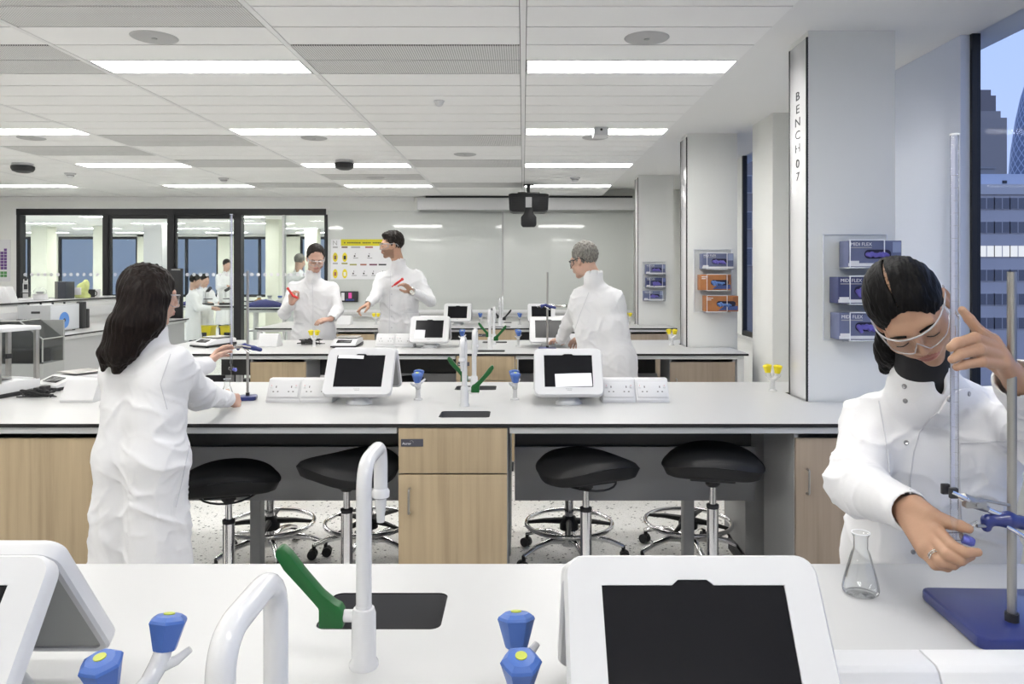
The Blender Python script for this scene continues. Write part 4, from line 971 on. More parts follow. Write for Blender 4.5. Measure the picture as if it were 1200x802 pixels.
p = at(813.5, 366, 6.15); glove_rack((p.x, 6.163, p.z), 1.03, [('violet', -.035, 'grey-violet glove box above two orange ones on the second column', .245), ('orange', -.05, 'orange glove box in the middle of the second column rack', .24), ('orange', -.012, 'orange and navy glove box at the bottom of the second column rack', .26)], 'clear wall rack with one violet and two orange glove boxes', 'glove boxes')
p = at(753, 353, 8.77); glove_rack((p.x, 8.778, p.z), .92, [('violet', -.05, 'violet glove box at the top of the farthest column rack', .245), ('dark', -.045, 'dark glove box in the middle of the farthest column rack', .245), ('violet', -.075, 'violet glove box at the bottom of the farthest column rack', .245)], 'clear wall rack of glove boxes on the farthest column', 'glove boxes')
# ---- side bench along the door side with instruments
SBX = -4.49
o = empty('side_bench', 'white side bench with a raised shelf running to the back wall', 'workbench', (SBX, 6.95, 0))
MB().box((-1.0, 0, .884), (0, 3.1, .8995), M['lam']).build('worktop', o); MB().box((-.999, -.002, .884), (.002, 3.1, .8985), M['core']).build('edge_band', o, label='black edge band')
MB().box((-1, .02, .85), (-.02, 3.08, .884), M['rail'], .002).build('frame_rail', o); MB().box((-.95, .05, .05), (-.035, 3.05, .85), M['greyl']).build('under_cupboard', o); MB().box((-.06, .01, 0), (-.01, .06, .85), M['white'], .002).build('leg', o)
MB().box((-1.02, 0, .9), (-.80, 3.3, 1.183), M['dado'], .002).build('upstand', o); MB().box((-.80, .0, .99), (-.775, 3.3, 1.10), M['white'], .003).build('trunking', o)
MB().box((-1.3, -.3, 1.185), (-.78, 3.3, 1.2), M['lam']).build('shelf', o); MB().box((-1.301, -.302, 1.184), (-.778, 3.3, 1.199), M['core']).build('shelf_edge', o, label='black shelf edge band'); MB().box((-1.28, .0, 0), (-1.02, 3.3, 1.184), M['dado']).build('rear_panel', o)
# bench-top instrument
o = empty('bench_instrument', 'grey boxy instrument with blue round decal on the side bench', 'instrument', (-4.77, 7.53, .8995))
MB().box((-.32, 0, .012), (0, .52, .285), M['greyl'] if False else mat('instrument_grey', (.40, .41, .42), .45), .008).build('case', o)
MB().box((-.002, .02, .02), (.006, .50, .278), mat('instrument_side', (.58, .60, .63), .4), .002).build('side_panel', o, label='paler side panel')
q = MB(); q.lathe([(0, 0), (.085, 0), (.085, .002), (0, .002)], mat('decal_blue', (.10, .25, .62), .4), axis=(1, 0, 0), c=(.006, .24, .12)); q.build('blue_decal', o, label='round blue decal'); q = MB(); q.lathe([(0, 0), (.02, 0), (.02, .001), (0, .001)], M['text'], axis=(1, 0, 0), c=(.008, .24, .12), n=16); q.build('decal_centre', o)
MB().box((-.18, -.004, .20), (-.09, .002, .222), M['blackp'], .003).build('slot', o); MB().box((-.04, .52, .01), (.03, .60, .30), M['blackp'], .01).build('rear_housing', o, label='black rear housing'); MB().box((-.02, .60, .01), (.03, .66, .22), M['blackp'], .01).build('rear_pump', o)
for k in range(4): MB().cyl((-.24+k*.06, .05+k*.1, .284), (-.24+k*.06, .05+k*.1, .304), .01, M['blackp'], n=10).build('port', o)
for x in (-.28, -.04):
    for y in (.04, .48): MB().cyl((x, y, 0), (x, y, .014), .015, M['blackp'], n=10).build('foot', o)
# tinted chest
o = empty('fume_chest', 'grey floor-standing chest with sloping smoked acrylic hood', 'fume cabinet', (-3.72, 5.35, 0))
MB().box((-.55, 0, 0), (.29, .25, .86), M['greyp'], .006).build('base', o)
pr = [(.0, .86), (.0, 1.03), (.14, 1.165), (.62, 1.165), (.25, .86)]
MB().box((-.55, .235, .86), (.29, .25, 1.16), M['greyp']).build('back_panel', o)
X = basis((0, 1, 0), (0, 0, 1), (1, 0, 0), (-.55, 0, 0))
q = MB(); pr2 = [(-.55, 1.165), (.12, 1.165), (.285, 1.035), (.285, .86), (-.55, .86)]
q.prism(pr2[::-1], .006, M['tint'], X=basis((1, 0, 0), (0, 0, 1), (0, -1, 0), (0, .006, 0))); q.build('front_pane', o, label='smoked front pane'); 
q = MB(); q.add([(-.55, 0, 1.165), (.12, 0, 1.165), (.12, .23, 1.165), (-.55, .23, 1.165), (.285, 0, 1.035), (.285, .23, 1.035), (.285, 0, .86), (.285, .23, .86)], [[0, 1, 2, 3], [1, 4, 5, 2], [4, 6, 7, 5]], M['tint']); q.build('hood', o, label='smoked sloping hood')
q = MB(); q.tube([(-.55, 0, 1.165), (.12, 0, 1.165), (.285, 0, 1.035), (.285, 0, .87)], .006, M['greyp'], n=8); q.build('hood_frame', o); MB().tube([(.12, 0, 1.165), (.12, .23, 1.165)], .005, M['greyp'], n=8).build('hood_frame', o); MB().tube([(.285, 0, 1.035), (.285, .23, 1.035)], .005, M['greyp'], n=8).build('hood_frame', o)
MB().box((-.5, .05, .86), (.22, .2, .95), mat('chest_inner', (.13, .13, .13), .6), .005).build('inner_tray', o)
# things on the raised shelf
SZ = 1.2
def shelf(x, y, d): p = at(x, y, d); return (p.x, p.y, SZ)
o = empty('microscope', 'white microscope on the raised shelf by the glazed screen', 'microscope', shelf(30, 345, 8.25), .6)
MB().box((-.07, -.1, 0), (.07, .1, .03), M['white'], .006).build('base', o); MB().box((-.025, .04, .03), (.025, .09, .2), M['white'], .006).build('arm', o); MB().cyl((0, -.03, .13), (0, -.03, .2), .018, M['blackp']).build('objective', o); MB().tube([(0, -.02, .19), (0, -.08, .235)], .022, M['white'], n=12).build('head', o); MB().box((-.05, -.08, .085), (.05, .02, .095), M['blackp'], .002).build('stage', o); MB().cyl((0, -.08, .235), (0, -.11, .255), .015, M['blackp'], n=12).build('eyepiece', o)
o = empty('centrifuge', 'clear-domed small centrifuge on the raised shelf next to the microscope', 'centrifuge', shelf(47, 346, 8.5)); MB().lathe([(0, 0), (.075, 0), (.08, .02), (.07, .07), (0, .075)], M['white']).build('body', o); MB().lathe([(.068, .072), (.062, .11), (.04, .135), (0, .142)], M['acrylic'], ends=False).build('lid', o); MB().lathe([(0, .075), (.03, .075), (.045, .095), (0, .1)], M['greyp']).build('rotor', o)
o = empty('dark_case', 'dark grey upright case on the raised shelf', 'case', shelf(76, 348, 9.05)); MB().box((-.065, -.09, 0), (.065, .09, .205), mat('case_navy', (.05, .055, .07), .5), .004).build('body', o); MB().box((-.067, -.092, 0), (-.03, .092, .207), mat('case_grey', (.16, .16, .15), .5), .004).build('side_panel', o)
o = empty('reagent_bag', 'yellow-green labelled reagent pack on the raised shelf', 'reagent pack', shelf(96, 348, 9.25)); g = SDF(); g.ell((0, 0, .09), (.07, .05, .10), None, .02).ell((.05, 0, .16), (.04, .04, .07), None, .03).cone((-.05, 0, .02), (.07, 0, .02), .035, .035, .03); g.half((0, 0, 0.0), (0, 0, -1)); skin_obj('pouch', g.mesh(.006), [mat('pouch_yellow', (.58, .64, .25), .5, var=.3, vscale=25)], o); MB().box((-.06, -.056, .04), (.02, -.046, .13), M['poster'], .002).build('paper_label', o)
for k, (x, d, m) in enumerate(((107.5, 9.5, 'blackp'), (113.5, 9.6, 'white'))):
    o = empty('mug', ('black' if k == 0 else 'white')+' mug at the end of the raised shelf', 'mug', shelf(x, 348, d)); MB().lathe([(0, 0), (.036, 0), (.04, .1), (.036, .1), (.033, .008), (0, .008)], M[m], n=20).build('cup', o); MB().tube(arc((.038, 0, .05), (.028, 0, 0), (0, 0, .03), -PI/2, PI/2, 8), .005, M[m], n=8).build('handle', o)
# white tall box behind at the frame edge
o = empty('paper_roll_holder', 'white wedge-shaped holder on the raised shelf below the element chart', 'holder', shelf(8, 352, 7.75)); MB().prism([(-.10, 0), (-.10, .17), (0.02, .17), (.09, 0)], .12, M['white'], .004, X=basis((1, 0, 0), (0, 0, 1), (0, -1, 0), (0, .06, 0))).build('body', o); MB().box((-.07, -.066, .05), (-.01, -.058, .12), M['poster']).build('paper_label', o)
# ---- cables
def cable(pts, r, nm, lab): 
    o = empty(nm, lab, 'cable', pts[0]); q = MB(); q.tube(bend([Vector(p)-Vector(pts[0]) for p in pts], .02, 4), r, M['blackp'], n=8); q.build('lead', o); return o
rn = random.Random(4)
def tangle(cx, cy, z, w, n, lab):
    o = empty('cable_tangle', lab, 'cable', (cx, cy, z)); 
    for k in range(n):
        pts = [(rn.uniform(-w, w), rn.uniform(-w*.4, w*.4), .006+rn.uniform(0, .045)*(1 if 0 < j < 7 else 0)) for j in range(9)]
        MB().tube(bend(pts, .03, 4), .0035, M['blackp'], n=6).build('lead', o)
    for k in range(3): MB().box((-w*.5+k*.03, -.02, .01+k*.006), (-w*.5+k*.03+.035, .02, .04+k*.008), M['blackp'], .004).build('plug', o)
    return o
p = at(52, 462, 3.75); tangle(p.x+.02, 3.68, ZT, .10, 4, 'tangle of black cables and plugs on the second bench by the balances')
p = at(352, 398, 6.1); tangle(p.x, 6.35, ZT, .13, 3, 'tangle of black leads on the third bench behind the service box')
p = at(103, 440, 3.9); tangle(-2.12, 3.90, ZT, .06, 2, 'short black leads on the second bench behind the plain sloped box') if False else None
# ---- retort stands
def retort(loc, rz, h, lab, bw=.20, bd=.125, rx=.0, ry=.035, rr=.0065):
    o = empty('retort_stand', lab, 'retort stand', loc, rz)
    b = MB(); b.prism(rrect(-bw/2, -bd/2, bw/2, bd/2, .018), .020, M['standblue'], .005); b.build('base', o)
    r = MB(); r.cyl((rx, ry, .018), (rx, ry, h), rr, M['steel'], n=20); r.build('rod', o); n = MB(); n.cyl((rx, ry, .02), (rx, ry, .034), rr*1.5, M['blackp'], n=16); n.build('rod_socket', o)
    return o
# ================================================================ PEOPLE
M['skin_a'] = skin_mat('skin_light', (.56, .36, .28)); M['skin_b'] = skin_mat('skin_tan', (.50, .30, .21)); M['skin_c'] = skin_mat('skin_brown', (.42, .25, .165))
M['lip_a'] = mat('lips_pink', (.45, .20, .17), .45); M['lip_c'] = mat('lips_rose', (.33, .13, .10), .4); M['stub'] = mat('stubble', (.30, .18, .125), .7); M['scalp'] = mat('scalp', (.30, .18, .12), .6)
M['hblack'] = hair_mat('hair_black', (.0055, .005, .005), .5, spec=.10); M['hbrown'] = hair_mat('hair_dark_brown', (.010, .006, .005), .45, 150, 150, 7, .12); M['hdark'] = hair_mat('hair_short_dark', (.014, .010, .008), .5, 180, 180, 60); M['hgrey'] = hair_mat('hair_grey', (.22, .21, .19), .5, 160, 160, 40)
M['nail'] = mat('fingernail', (.55, .33, .27), .3); M['dkcloth'] = mat('dark_cloth', (.012, .012, .014), .85, bump=.1, bscale=300); M['navy'] = mat('navy_trousers', (.02, .025, .04), .85, bump=.1, bscale=200); M['shoe'] = mat('black_shoe', (.015, .015, .015), .5)
M['frame'] = mat('clear_frame', (.80, .81, .84), .15, alpha=.42); M['snap'] = mat('snap_metal', (.35, .35, .36), .3, 1); M['hem'] = mat('coat_seam', (.60, .60, .63), .8); M['silver'] = mat('silver', (.8, .78, .74), .15, 1)
def Vv(*a): return np.array(a, float)
def head_sdf(fem=False):
    h = SDF()
    h.ell((0, .016, .034), (.073, .092, .086), None, .02)
    h.ell((0, -.030, -.030), (.060, .056, .070), None, .03)
    for s in (1, -1):
        h.ell((s*.040, -.012, -.058), (.022, .036, .030), None, .03)
        h.ell((s*.040, -.058, -.020), (.022, .022, .020), None, .025)
    h.ell((0, -.066, -.092), (.019 if fem else .024, .017, .016), None, .025)
    h.ell((0, -.074, .028), (.046, .013, .011), None, .02)
    for s in (1, -1): h.ell((s*.032, -.098, .006), (.017, .016, .011), None, .012, True)
    for s in (1, -1): h.ell((s*.032, -.074, .003), (.0155, .0125, .0105), None, .003)
    h.cone((0, -.084, .016), (0, -.103, -.020), .0062, .0090, .012)
    for s in (1, -1): h.ell((s*.0105, -.094, -.0235), (.0078, .010, .0065), None, .006)
    h.ell((0, -.082, -.050), (.026, .014, .016), None, .015)
    h.ell((0, -.0925, -.0475), (.019, .0072, .0048), None, .004); h.ell((0, -.0915, -.0565), (.0165, .0075, .0056), None, .004)
    h.ell((0, -.1005, -.0520), (.021, .006, .0011), None, .003, True)
    for s in (1, -1):
        h.ell((s*.0765, .008, -.006), (.0075, .019, .031), np.array(Matrix.Rotation(-s*.25, 3, 'Z')), .005)
        h.ell((s*.083, .006, -.002), (.0055, .010, .018), None, .004, True)
    return h
def lips(P): return ((P[:, 0]/.023)**2+((P[:, 2]+.052)/.0105)**2 < 1) & (P[:, 1] < -.080)
def hand_sdf(wrist, d, p, right, fore, curl=(.35, .5, .4), spread=.10, size=1.0, thumb=(.5, .35), fing=(1, 1, 1, 1)):
    """wrist, finger direction d, palm facing p, fore = forearm direction point"""
    h = SDF(); d = np.array(Vector(d).normalized()); p = np.array(p, float); p = p-d*(p@d); p /= np.linalg.norm(p)
    a = np.cross(d, p)*(1 if right else -1); w = np.array(wrist, float); s = size
    h.cone(np.array(fore), w, .024*s, .021*s, .012*s)
    offs = (.029, .010, -.010, -.028); ln = (.072, .078, .074, .064)
    for i in range(4):
        kb = w+d*(.083-.004*abs(i-1.2))*s+a*offs[i]*s-p*.003*s
        h.cone(w+a*offs[i]*.55*s, kb, .0135*s, .0115*s, .016*s)
        ang = 0; q = kb; fd = d*math.cos(spread*(1.2-i))+a*math.sin(spread*(1.2-i)); r = .0098*s
        for k, (frac, c) in enumerate(((.46, curl[0]), (.31, curl[1]), (.23, curl[2]))):
            ang += c*fing[i]; v = fd*math.cos(ang)+p*math.sin(ang); q2 = q+v*ln[i]*frac*s*1.05
            h.cone(q, q2, r, r*.9, .004*s); q = q2; r *= .9
    t0 = w+d*.020*s+a*.022*s+p*.010*s; t1 = t0+(d*.60+a*(.55+thumb[0]*.5)+p*.45)*.040*s; t2 = t1+(d*(.85)+a*(.35-thumb[1])+p*.35)*.031*s; t3 = t2+(d*.9+a*(-thumb[1]*.5)+p*.35)*.025*s
    h.cone(w+a*.008*s, t1, .017*s, .0135*s, .014*s); h.cone(t1, t2, .0118*s, .0105*s, .005*s); h.cone(t2, t3, .0102*s, .0085*s, .004*s)
    return h
class Person:
    def __init__(s, label, loc):
        s.root = empty('person', label, 'person', loc); s.o = np.array(loc, float)
    def add(s, name, VQ, mats, fmat=None, label=None): return skin_obj(name, (VQ[0]-s.o, VQ[1]), mats, s.root, fmat, label)
    def mb(s, name, mb, label=None, parent=None):
        mb.v = [v-Vector(s.o) for v in mb.v]; return mb.build(name, parent or s.root, label)
def orient(f, u=(0, 0, 1)):
    f = Vector(f).normalized(); z = (Vector(u)-f*Vector(u).dot(f)).normalized(); y = -f; x = y.cross(z); return basis(x, y, z)
def cloth(VQ, amp=.006, seed=1.0, calm=()):
    V, Q = VQ; N = normals(V, Q); k = np.ones(len(V))
    for c, r in calm: k *= np.clip((np.linalg.norm(V-np.array(c), axis=1)-r*.5)/r, 0.06, 1)
    amp = amp*k[:, None]
    c_, s_ = math.cos(.6), math.sin(.6); W = np.stack([V[:, 0]*c_-V[:, 2]*s_, V[:, 1], V[:, 0]*s_+V[:, 2]*c_], 1); W2 = np.stack([V[:, 0]*c_+V[:, 2]*s_, V[:, 1], -V[:, 0]*s_+V[:, 2]*c_], 1)
    msk = np.clip(.55+.9*vnoise(V, (5, 5, 5), seed+70), .1, 1); msk2 = np.clip(.5+1.0*vnoise(V, (6, 6, 6), seed+90), 0, 1)
    f = .9*msk*np.clip(ridge(W, (5, 6, 13), seed, .6), 0, 1)**3+.8*msk2*np.clip(ridge(W2, (5, 6, 14), seed+31, .6), 0, 1)**3+.35*msk*np.clip(ridge(V, (18, 18, 10), seed+11, .6), 0, 1)**3+.5*vnoise(V, (4, 4, 3), seed+50)-.35
    return V+N*amp*f[:, None], Q
def seam(p, bvh, px, r, m, name, n=14, closed=False, off=.001, label=None):
    pts = []
    P = px+[px[0]] if closed else px
    for i in range(len(P)-1):
        for j in range(n):
            t = j/n; x = P[i][0]*(1-t)+P[i+1][0]*t; y = P[i][1]*(1-t)+P[i+1][1]*t; h = cast(bvh, x, y)
            if h: pts.append(h[0]+h[1]*off)
    h = cast(bvh, *P[-1])
    if h and not closed: pts.append(h[0]+h[1]*off)
    if len(pts) > 3: return p.mb(name, MB().tube(pts, r, m, n=6, closed=closed), label)
def cast(bvh, x, y):
    o = Vector((0, 0, CAMZ)); d = (at(x, y, 1)-o).normalized(); h = bvh.ray_cast(o, d)
    if h[0] is None: return None
    n = h[1]; n = -n if n.dot(d) > 0 else n
    return h[0], n
def drape(bvh, poly, off, th, m, step=3.0):
    """cloth flap lying on a surface: polygon given in photo pixels, cast onto the surface, given thickness"""
    b = []
    for i in range(len(poly)):
        a, c = poly[i], poly[(i+1) % len(poly)]; n = max(1, int(math.dist(a, c)/step))
        b += [(a[0]+(c[0]-a[0])*j/n, a[1]+(c[1]-a[1])*j/n) for j in range(n)]
    nb = len(b); xs = [q[0] for q in b]; ys = [q[1] for q in b]; pts = [Vector(q) for q in b]
    def inside(x, y):
        r = False
        for i in range(nb):
            (x1, y1), (x2, y2) = b[i], b[(i+1) % nb]
            if (y1 > y) != (y2 > y) and x < (x2-x1)*(y-y1)/(y2-y1)+x1: r = not r
        return r
    y = min(ys)+step*.6
    while y < max(ys):
        x = min(xs)+step*.6
        while x < max(xs):
            if inside(x, y) and min((x-q[0])**2+(y-q[1])**2 for q in b) > (step*.5)**2: pts.append(Vector((x, y)))
            x += step
        y += step
    vs, _e, fs, *_r = geometry.delaunay_2d_cdt(pts, [(i, (i+1) % nb) for i in range(nb)], [], 1, 1e-4)
    top, bot = [], []
    for v in vs:
        h = cast(bvh, v.x, v.y)
        if h is None: h = (top[-1] if top else at(v.x, v.y, 1.6), Vector((0, -1, 0)))
        top.append(h[0]+h[1]*(off+th)); bot.append(h[0]+h[1]*(off-.002))
    q = MB(); n = len(vs); fl = [list(f) for f in fs]
    cnt = {}
    for f in fl:
        for i in range(len(f)): e = (f[i], f[(i+1) % len(f)]); cnt[e] = 1
    side = [[e[0], e[1], e[1]+n, e[0]+n] for e in cnt if (e[1], e[0]) not in cnt]
    q.add(top+bot, fl+[[i+n for i in f][::-1] for f in fl]+side, m); return q
def glasses(p, X, m=None, fr=.0022, zo=0):
    g = MB(); L = MB(); m = m or M['frame']
    def pt(t, z): return (.0745*math.sin(t), -.012-.0905*math.cos(t)-.003, z+zo)
    T = [math.radians(-74+148*i/36) for i in range(37)]
    def low(t): a = abs(math.degrees(t)); return -.026+.030*max(0, 1-a/13)+.014*max(0, (a-45)/30)
    g.tube([pt(t, .022-.004*abs(math.degrees(t))/74) for t in T], fr*1.2, m, n=8); g.tube([pt(t, low(t)) for t in T], fr*.8, m, n=8)
    vs = [pt(t, .021-.004*abs(math.degrees(t))/74) for t in T]+[pt(t, low(t)) for t in T]; n = len(T); L.add(vs, [[i, i+1, n+i+1, n+i] for i in range(n-1)], M['lens'])
    for s in (1, -1):
        e = pt(math.radians(74*s), .012); g.tube([e, (s*.080, .0, .016), (s*.079, .035, .008), (s*.076, .05, -.012)], fr*1.3, m, n=8)
        g.tube([pt(math.radians(74*s), .017), pt(math.radians(74*s), -.012)], fr*1.1, m, n=8)
    g.v = [X @ v for v in g.v]; L.v = [X @ v for v in L.v]
    o = p.mb('safety_glasses', g, 'clear safety glasses'); p.mb('lens', L, None, o); return o
def legs_sdf(h, hip, w, foot, kx=.0):
    hip = np.array(hip, float)
    for s in (1, -1):
        a = hip+np.array(w)*s*.085; f = np.array(foot, float)+np.array(w)*s*.10; k = (a+f)/2+np.array((0, 0, .03))
        h.cone(a, k, .068, .052, .03); h.cone(k, f+np.array((0, 0, .09)), .052, .036, .02)
def build_person(label, loc, J, head_f, head_u, hs, skin, lip, coat_hem, res_h, res_c, shoe_dir, stub=False, fem=False, seed=1, shw=.062, tors=(.105, .115, .14), fold=.006, trousers=None, collar=True, notch=None, trap=(.55, .056)):
    """J: joints in metres: head, neck, shl, shr, ell, elr, wrl, wrr, hip, foot;  l = the person's left"""
    p = Person(label, loc); J = {k: np.array(v, float) for k, v in J.items()}
    X = Matrix.Translation(Vector(J['head'])) @ orient(head_f, head_u) @ Matrix.Scale(hs, 4); p.X = X; p.J = J
    Xr = Matrix.Translation(Vector(J['head'])) @ orient(head_f, head_u)
    acr = J['shl']-J['shr']; acr[2] = 0; acr /= np.linalg.norm(acr); fwd = np.array((-acr[1], acr[0], 0)); fwd = -fwd if False else fwd
    # body under the clothes
    b = SDF(); ch = (J['shl']+J['shr'])/2
    b.cone(ch+(0, 0, -.02), J['neck'], .07, .05, .03)
    for s, k in ((1, 'l'), (-1, 'r')):
        b.cone(ch-np.array((0, 0, .05)), J['sh'+k], .07, .045, .03); b.cone(J['sh'+k], J['el'+k], .042, .034, .02); b.cone(J['el'+k], J['wr'+k], .033, .022, .015)
        b.cone(ch+acr*s*.06-np.array((0, 0, .06)), J['hip']+acr*s*.055, .066, .068, .04)
    legs_sdf(b, J['hip'], acr, J['foot'])
    nk = J['neck']+(ch-J['neck'])*.5
    hd = head_sdf(fem).place(Xr, hs); nt = Vector((0, .022, -.055)); nt = np.array(Xr @ (nt*hs))
    hd.cone(nt, J['neck'], .050*hs if fem else .056*hs, .050 if fem else .056, .02); hd.cone(J['neck'], nk, .05, .055, .02)
    Vh, Qh = hd.mesh(res_h); p.head_raw = (Vh, Qh)
    Vb, Qb = b.mesh(.011)
    R = np.array(X.inverted()); Lc = (Vh-0)@R[:3, :3].T+R[:3, 3]; p.local = lambda V: V@R[:3, :3].T+R[:3, 3]
    p.parts = [(Vh, Qh), (Vb, Qb)]
    fc = Lc[Qh].mean(1); fm = np.zeros(len(Qh), int); fm[lips(fc)] = 1
    if stub: 
        st = (fc[:, 2] < -.034) & (fc[:, 2] > -.115) & (fc[:, 1] < .005) & ~lips(fc) & ((np.abs(fc[:, 0]) > .030) | (fc[:, 2] < -.062) | (fc[:, 2] > -.043)) & (fc[:, 1] > -.098)
        fm[st] = 2
    p.fm = [fm, np.zeros(len(Qb), int)]; p.bmats = [M[skin], M[lip], M['stub']]
    # coat
    c = SDF(); t0, t1, t2 = tors; hip = J['hip']; hem = coat_hem; wz = (ch*.45+hip*.55)
    for s, k in ((1, 'l'), (-1, 'r')):
        c.cone(J['neck']*trap[0]+ch*(1-trap[0])-fwd*.004, J['sh'+k]-acr*s*.016-np.array((0, 0, .012)), trap[1], shw*.88, .045); c.cone(ch-np.array((0, 0, .05)), J['sh'+k]-acr*s*.03-np.array((0, 0, .04)), .085, .072, .05)
        up = ch+acr*s*.082-np.array((0, 0, .085)); mid = wz+acr*s*.070; lo = hip+acr*s*.085; bt = np.array((J['foot'][0]*.7+hip[0]*.3, J['foot'][1]*.7+hip[1]*.3, hem-.03))+acr*s*.095
        c.cone(up, mid, t0+.010, t0, .06); c.cone(mid, lo, t0, t1, .06); c.cone(lo, bt, t1, t2, .06)
        e, w = J['el'+k], J['wr'+k]; c.cone(J['sh'+k], e, shw, .058, .03); c.cone(e, w+(e-w)*.02, .058, .040, .022)
    c.cone(J['neck']-np.array((0, 0, .03)), J['neck']+np.array((0, 0, .024 if collar else -.006)), .070, .066 if res_c < .006 else .070, .015)
    if notch is not None: c.cone(notch[0]-fwd*0, notch[1], .0, .0, .001) if False else None
    c.half((0, 0, hem), (0, 0, -1), .004)
    for k in 'lr':
        e, w = J['el'+k], J['wr'+k]; v = (w-e)/np.linalg.norm(w-e); c.cone(w-v*.012, w+v*.05, .030, .036, .004, True)
    c.cone(J['neck']+np.array((0, 0, .004 if res_c < .006 else .016)), J['neck']+np.array((0, 0, .06)), .0585, .064, .004, True)
    if notch is not None: c.cone(notch[0], notch[1], .019, .004, .004, True)
    VQ = c.mesh(res_c); V, Q = VQ
    V = relax(V, Q, 2, .4); V, Q = cloth((V, Q), fold, seed, [(J['neck'], .085), (J['wrl'], .05), (J['wrr'], .05)])
    # hanging folds of the skirt
    d = np.clip((wz[2]-V[:, 2])/(wz[2]-hem+1e-6), 0, 1); ang = np.arctan2(V[:, 1]-hip[1], V[:, 0]-hip[0]); N = normals(V, Q)
    V = V+N*(d*(.008*np.sin(ang*5+seed*3+2*vnoise(V, (2, 2, 2), seed))+.005*np.sin(ang*11+seed)))[:, None]
    p.coat = (V, Q); p.coat_obj = p.add('lab_coat', (V, Q), [M['coat']], label='white lab coat')
    p.bvh = BVHTree.FromPolygons([tuple(v) for v in V], [tuple(q) for q in Q])
    # trousers and shoes
    if trousers:
        t = SDF(); legs_sdf(t, hip, acr, J['foot'])
        for i, q in enumerate(t.p): t.p[i] = (q[0], q[1], q[2], q[3]+.012, q[4]+.016, q[5], q[6])
        p.add('trousers', t.mesh(.012), [M[trousers]])
    sd = np.array(Vector(shoe_dir).normalized())
    for s in (1, -1):
        f = J['foot']+acr*s*.10; z = SDF(); z.cone((f[0], f[1], .045), tuple(np.array((f[0], f[1], .04))+sd*.15), .045, .036, .03); z.cone((f[0], f[1], .05), (f[0], f[1], .10), .044, .042, .02); z.half((0, 0, .0), (0, 0, -1)); p.add('shoe', z.mesh(.009), [M['shoe']])
    return p
def finish(p, hands, res):
    for h in hands:
        V, Q = h.mesh(res); p.parts.append((V, Q)); p.fm.append(np.zeros(len(Q), int))
    return p.add('body', merge(p.parts), p.bmats, np.concatenate(p.fm))
def hair(p, sdf, res, m, strand=(120, 14, 30), amp=.0022, place=True, seed=3, label=None, hs=1.0):
    if place: sdf.place(p.X.normalized() if False else Matrix.Translation(p.X.translation) @ p.X.to_3x3().normalized().to_4x4(), hs)
    V, Q = sdf.mesh(res); N = normals(V, Q); L = p.local(V)
    V = V+N*(amp*(vnoise(L, strand, seed)+.6*vnoise(L, tuple(2.1*x for x in strand), seed+9)))[:, None]
    return p.add('hair', (V, Q), [M[m]], label=label)
def short_hair(top=.0, line=.0, full=.0, fw=.024):
    h = SDF(); h.ell((0, fw, .045+line), (.0785+full*.6, .089+full*.7, .086+full), None, .01)
    if top: h.ell((0, -.018, .098), (.052, .060, .026+top), None, .025)
    for s in (1, -1):
        h.ell((s*.089, -.016, -.028), (.026, .036, .040), None, .01, True); h.cone((s*.0715, -.004, .03), (s*.0715, -.006, .002), .010, .007, .008)
    h.half((0, .06, -.055), (0, -.35, -1), .01); h.half((0, 0, -.03), (0, -1.2, -1), .012)
    return h
def brows(p, hs, m):
    for s in (1, -1):
        p.mb('eyebrow', MB().tube([p.X @ Vector((s*.014, -.0885, .0235)), p.X @ Vector((s*.030, -.0885, .0290)), p.X @ Vector((s*.046, -.0765, .0235))], .0028*hs, M[m], n=8, radii=[.0028*hs, .003*hs, .0014*hs]))
        p.mb('eyelashes', MB().tube([p.X @ Vector((s*(.032-.013*c), -.0862+.0035*abs(c)**2, -.0035+.0022*abs(c))) for c in (-1, -.5, 0, .5, 1)], .0011*hs, M['hdark'], n=6))
def P3(x, y, d): return np.array(at(x, y, d))
# ---------------------------------------------------------------- the woman at the burette, facing the viewer
J = dict(head=P3(1067, 366, 1.545), neck=P3(1081, 446, 1.655), shr=P3(1024, 492, 1.74), shl=P3(1172, 482, 1.74), elr=P3(1006, 571, 1.60), ell=P3(1228, 515, 1.50), wrr=P3(1064, 598, 1.37), wrl=P3(1192, 446, 1.315), hip=(.97, 1.80, .84), foot=(.97, 1.86, 0))
w1 = build_person('woman with tied-back black hair in a white coat steadying a burette by the window', (.97, 1.86, 0), J, (-.19, -.72, -.66), (-.46, .1, 1), .93, 'skin_c', 'lip_c', .36, .0022, .0040, (0, -1, 0), fem=True, seed=5.3, shw=.058, tors=(.092, .100, .120), fold=.0105, trousers='navy', collar=True, notch=[P3(1107, 436, 1.575), P3(1100, 464, 1.60)], trap=(.82, .060))
def fchain(pts, rs, k=.003):
    return [(P3(*q), r) for q, r in zip(pts, rs)]
hl = SDF()
def fing(h, pts, r0, r1):
    q = [P3(*a) for a in pts]; n = len(q)
    for i in range(n-1): h.cone(q[i], q[i+1], r0+(r1-r0)*i/(n-1), r0+(r1-r0)*(i+1)/(n-1), .0035)
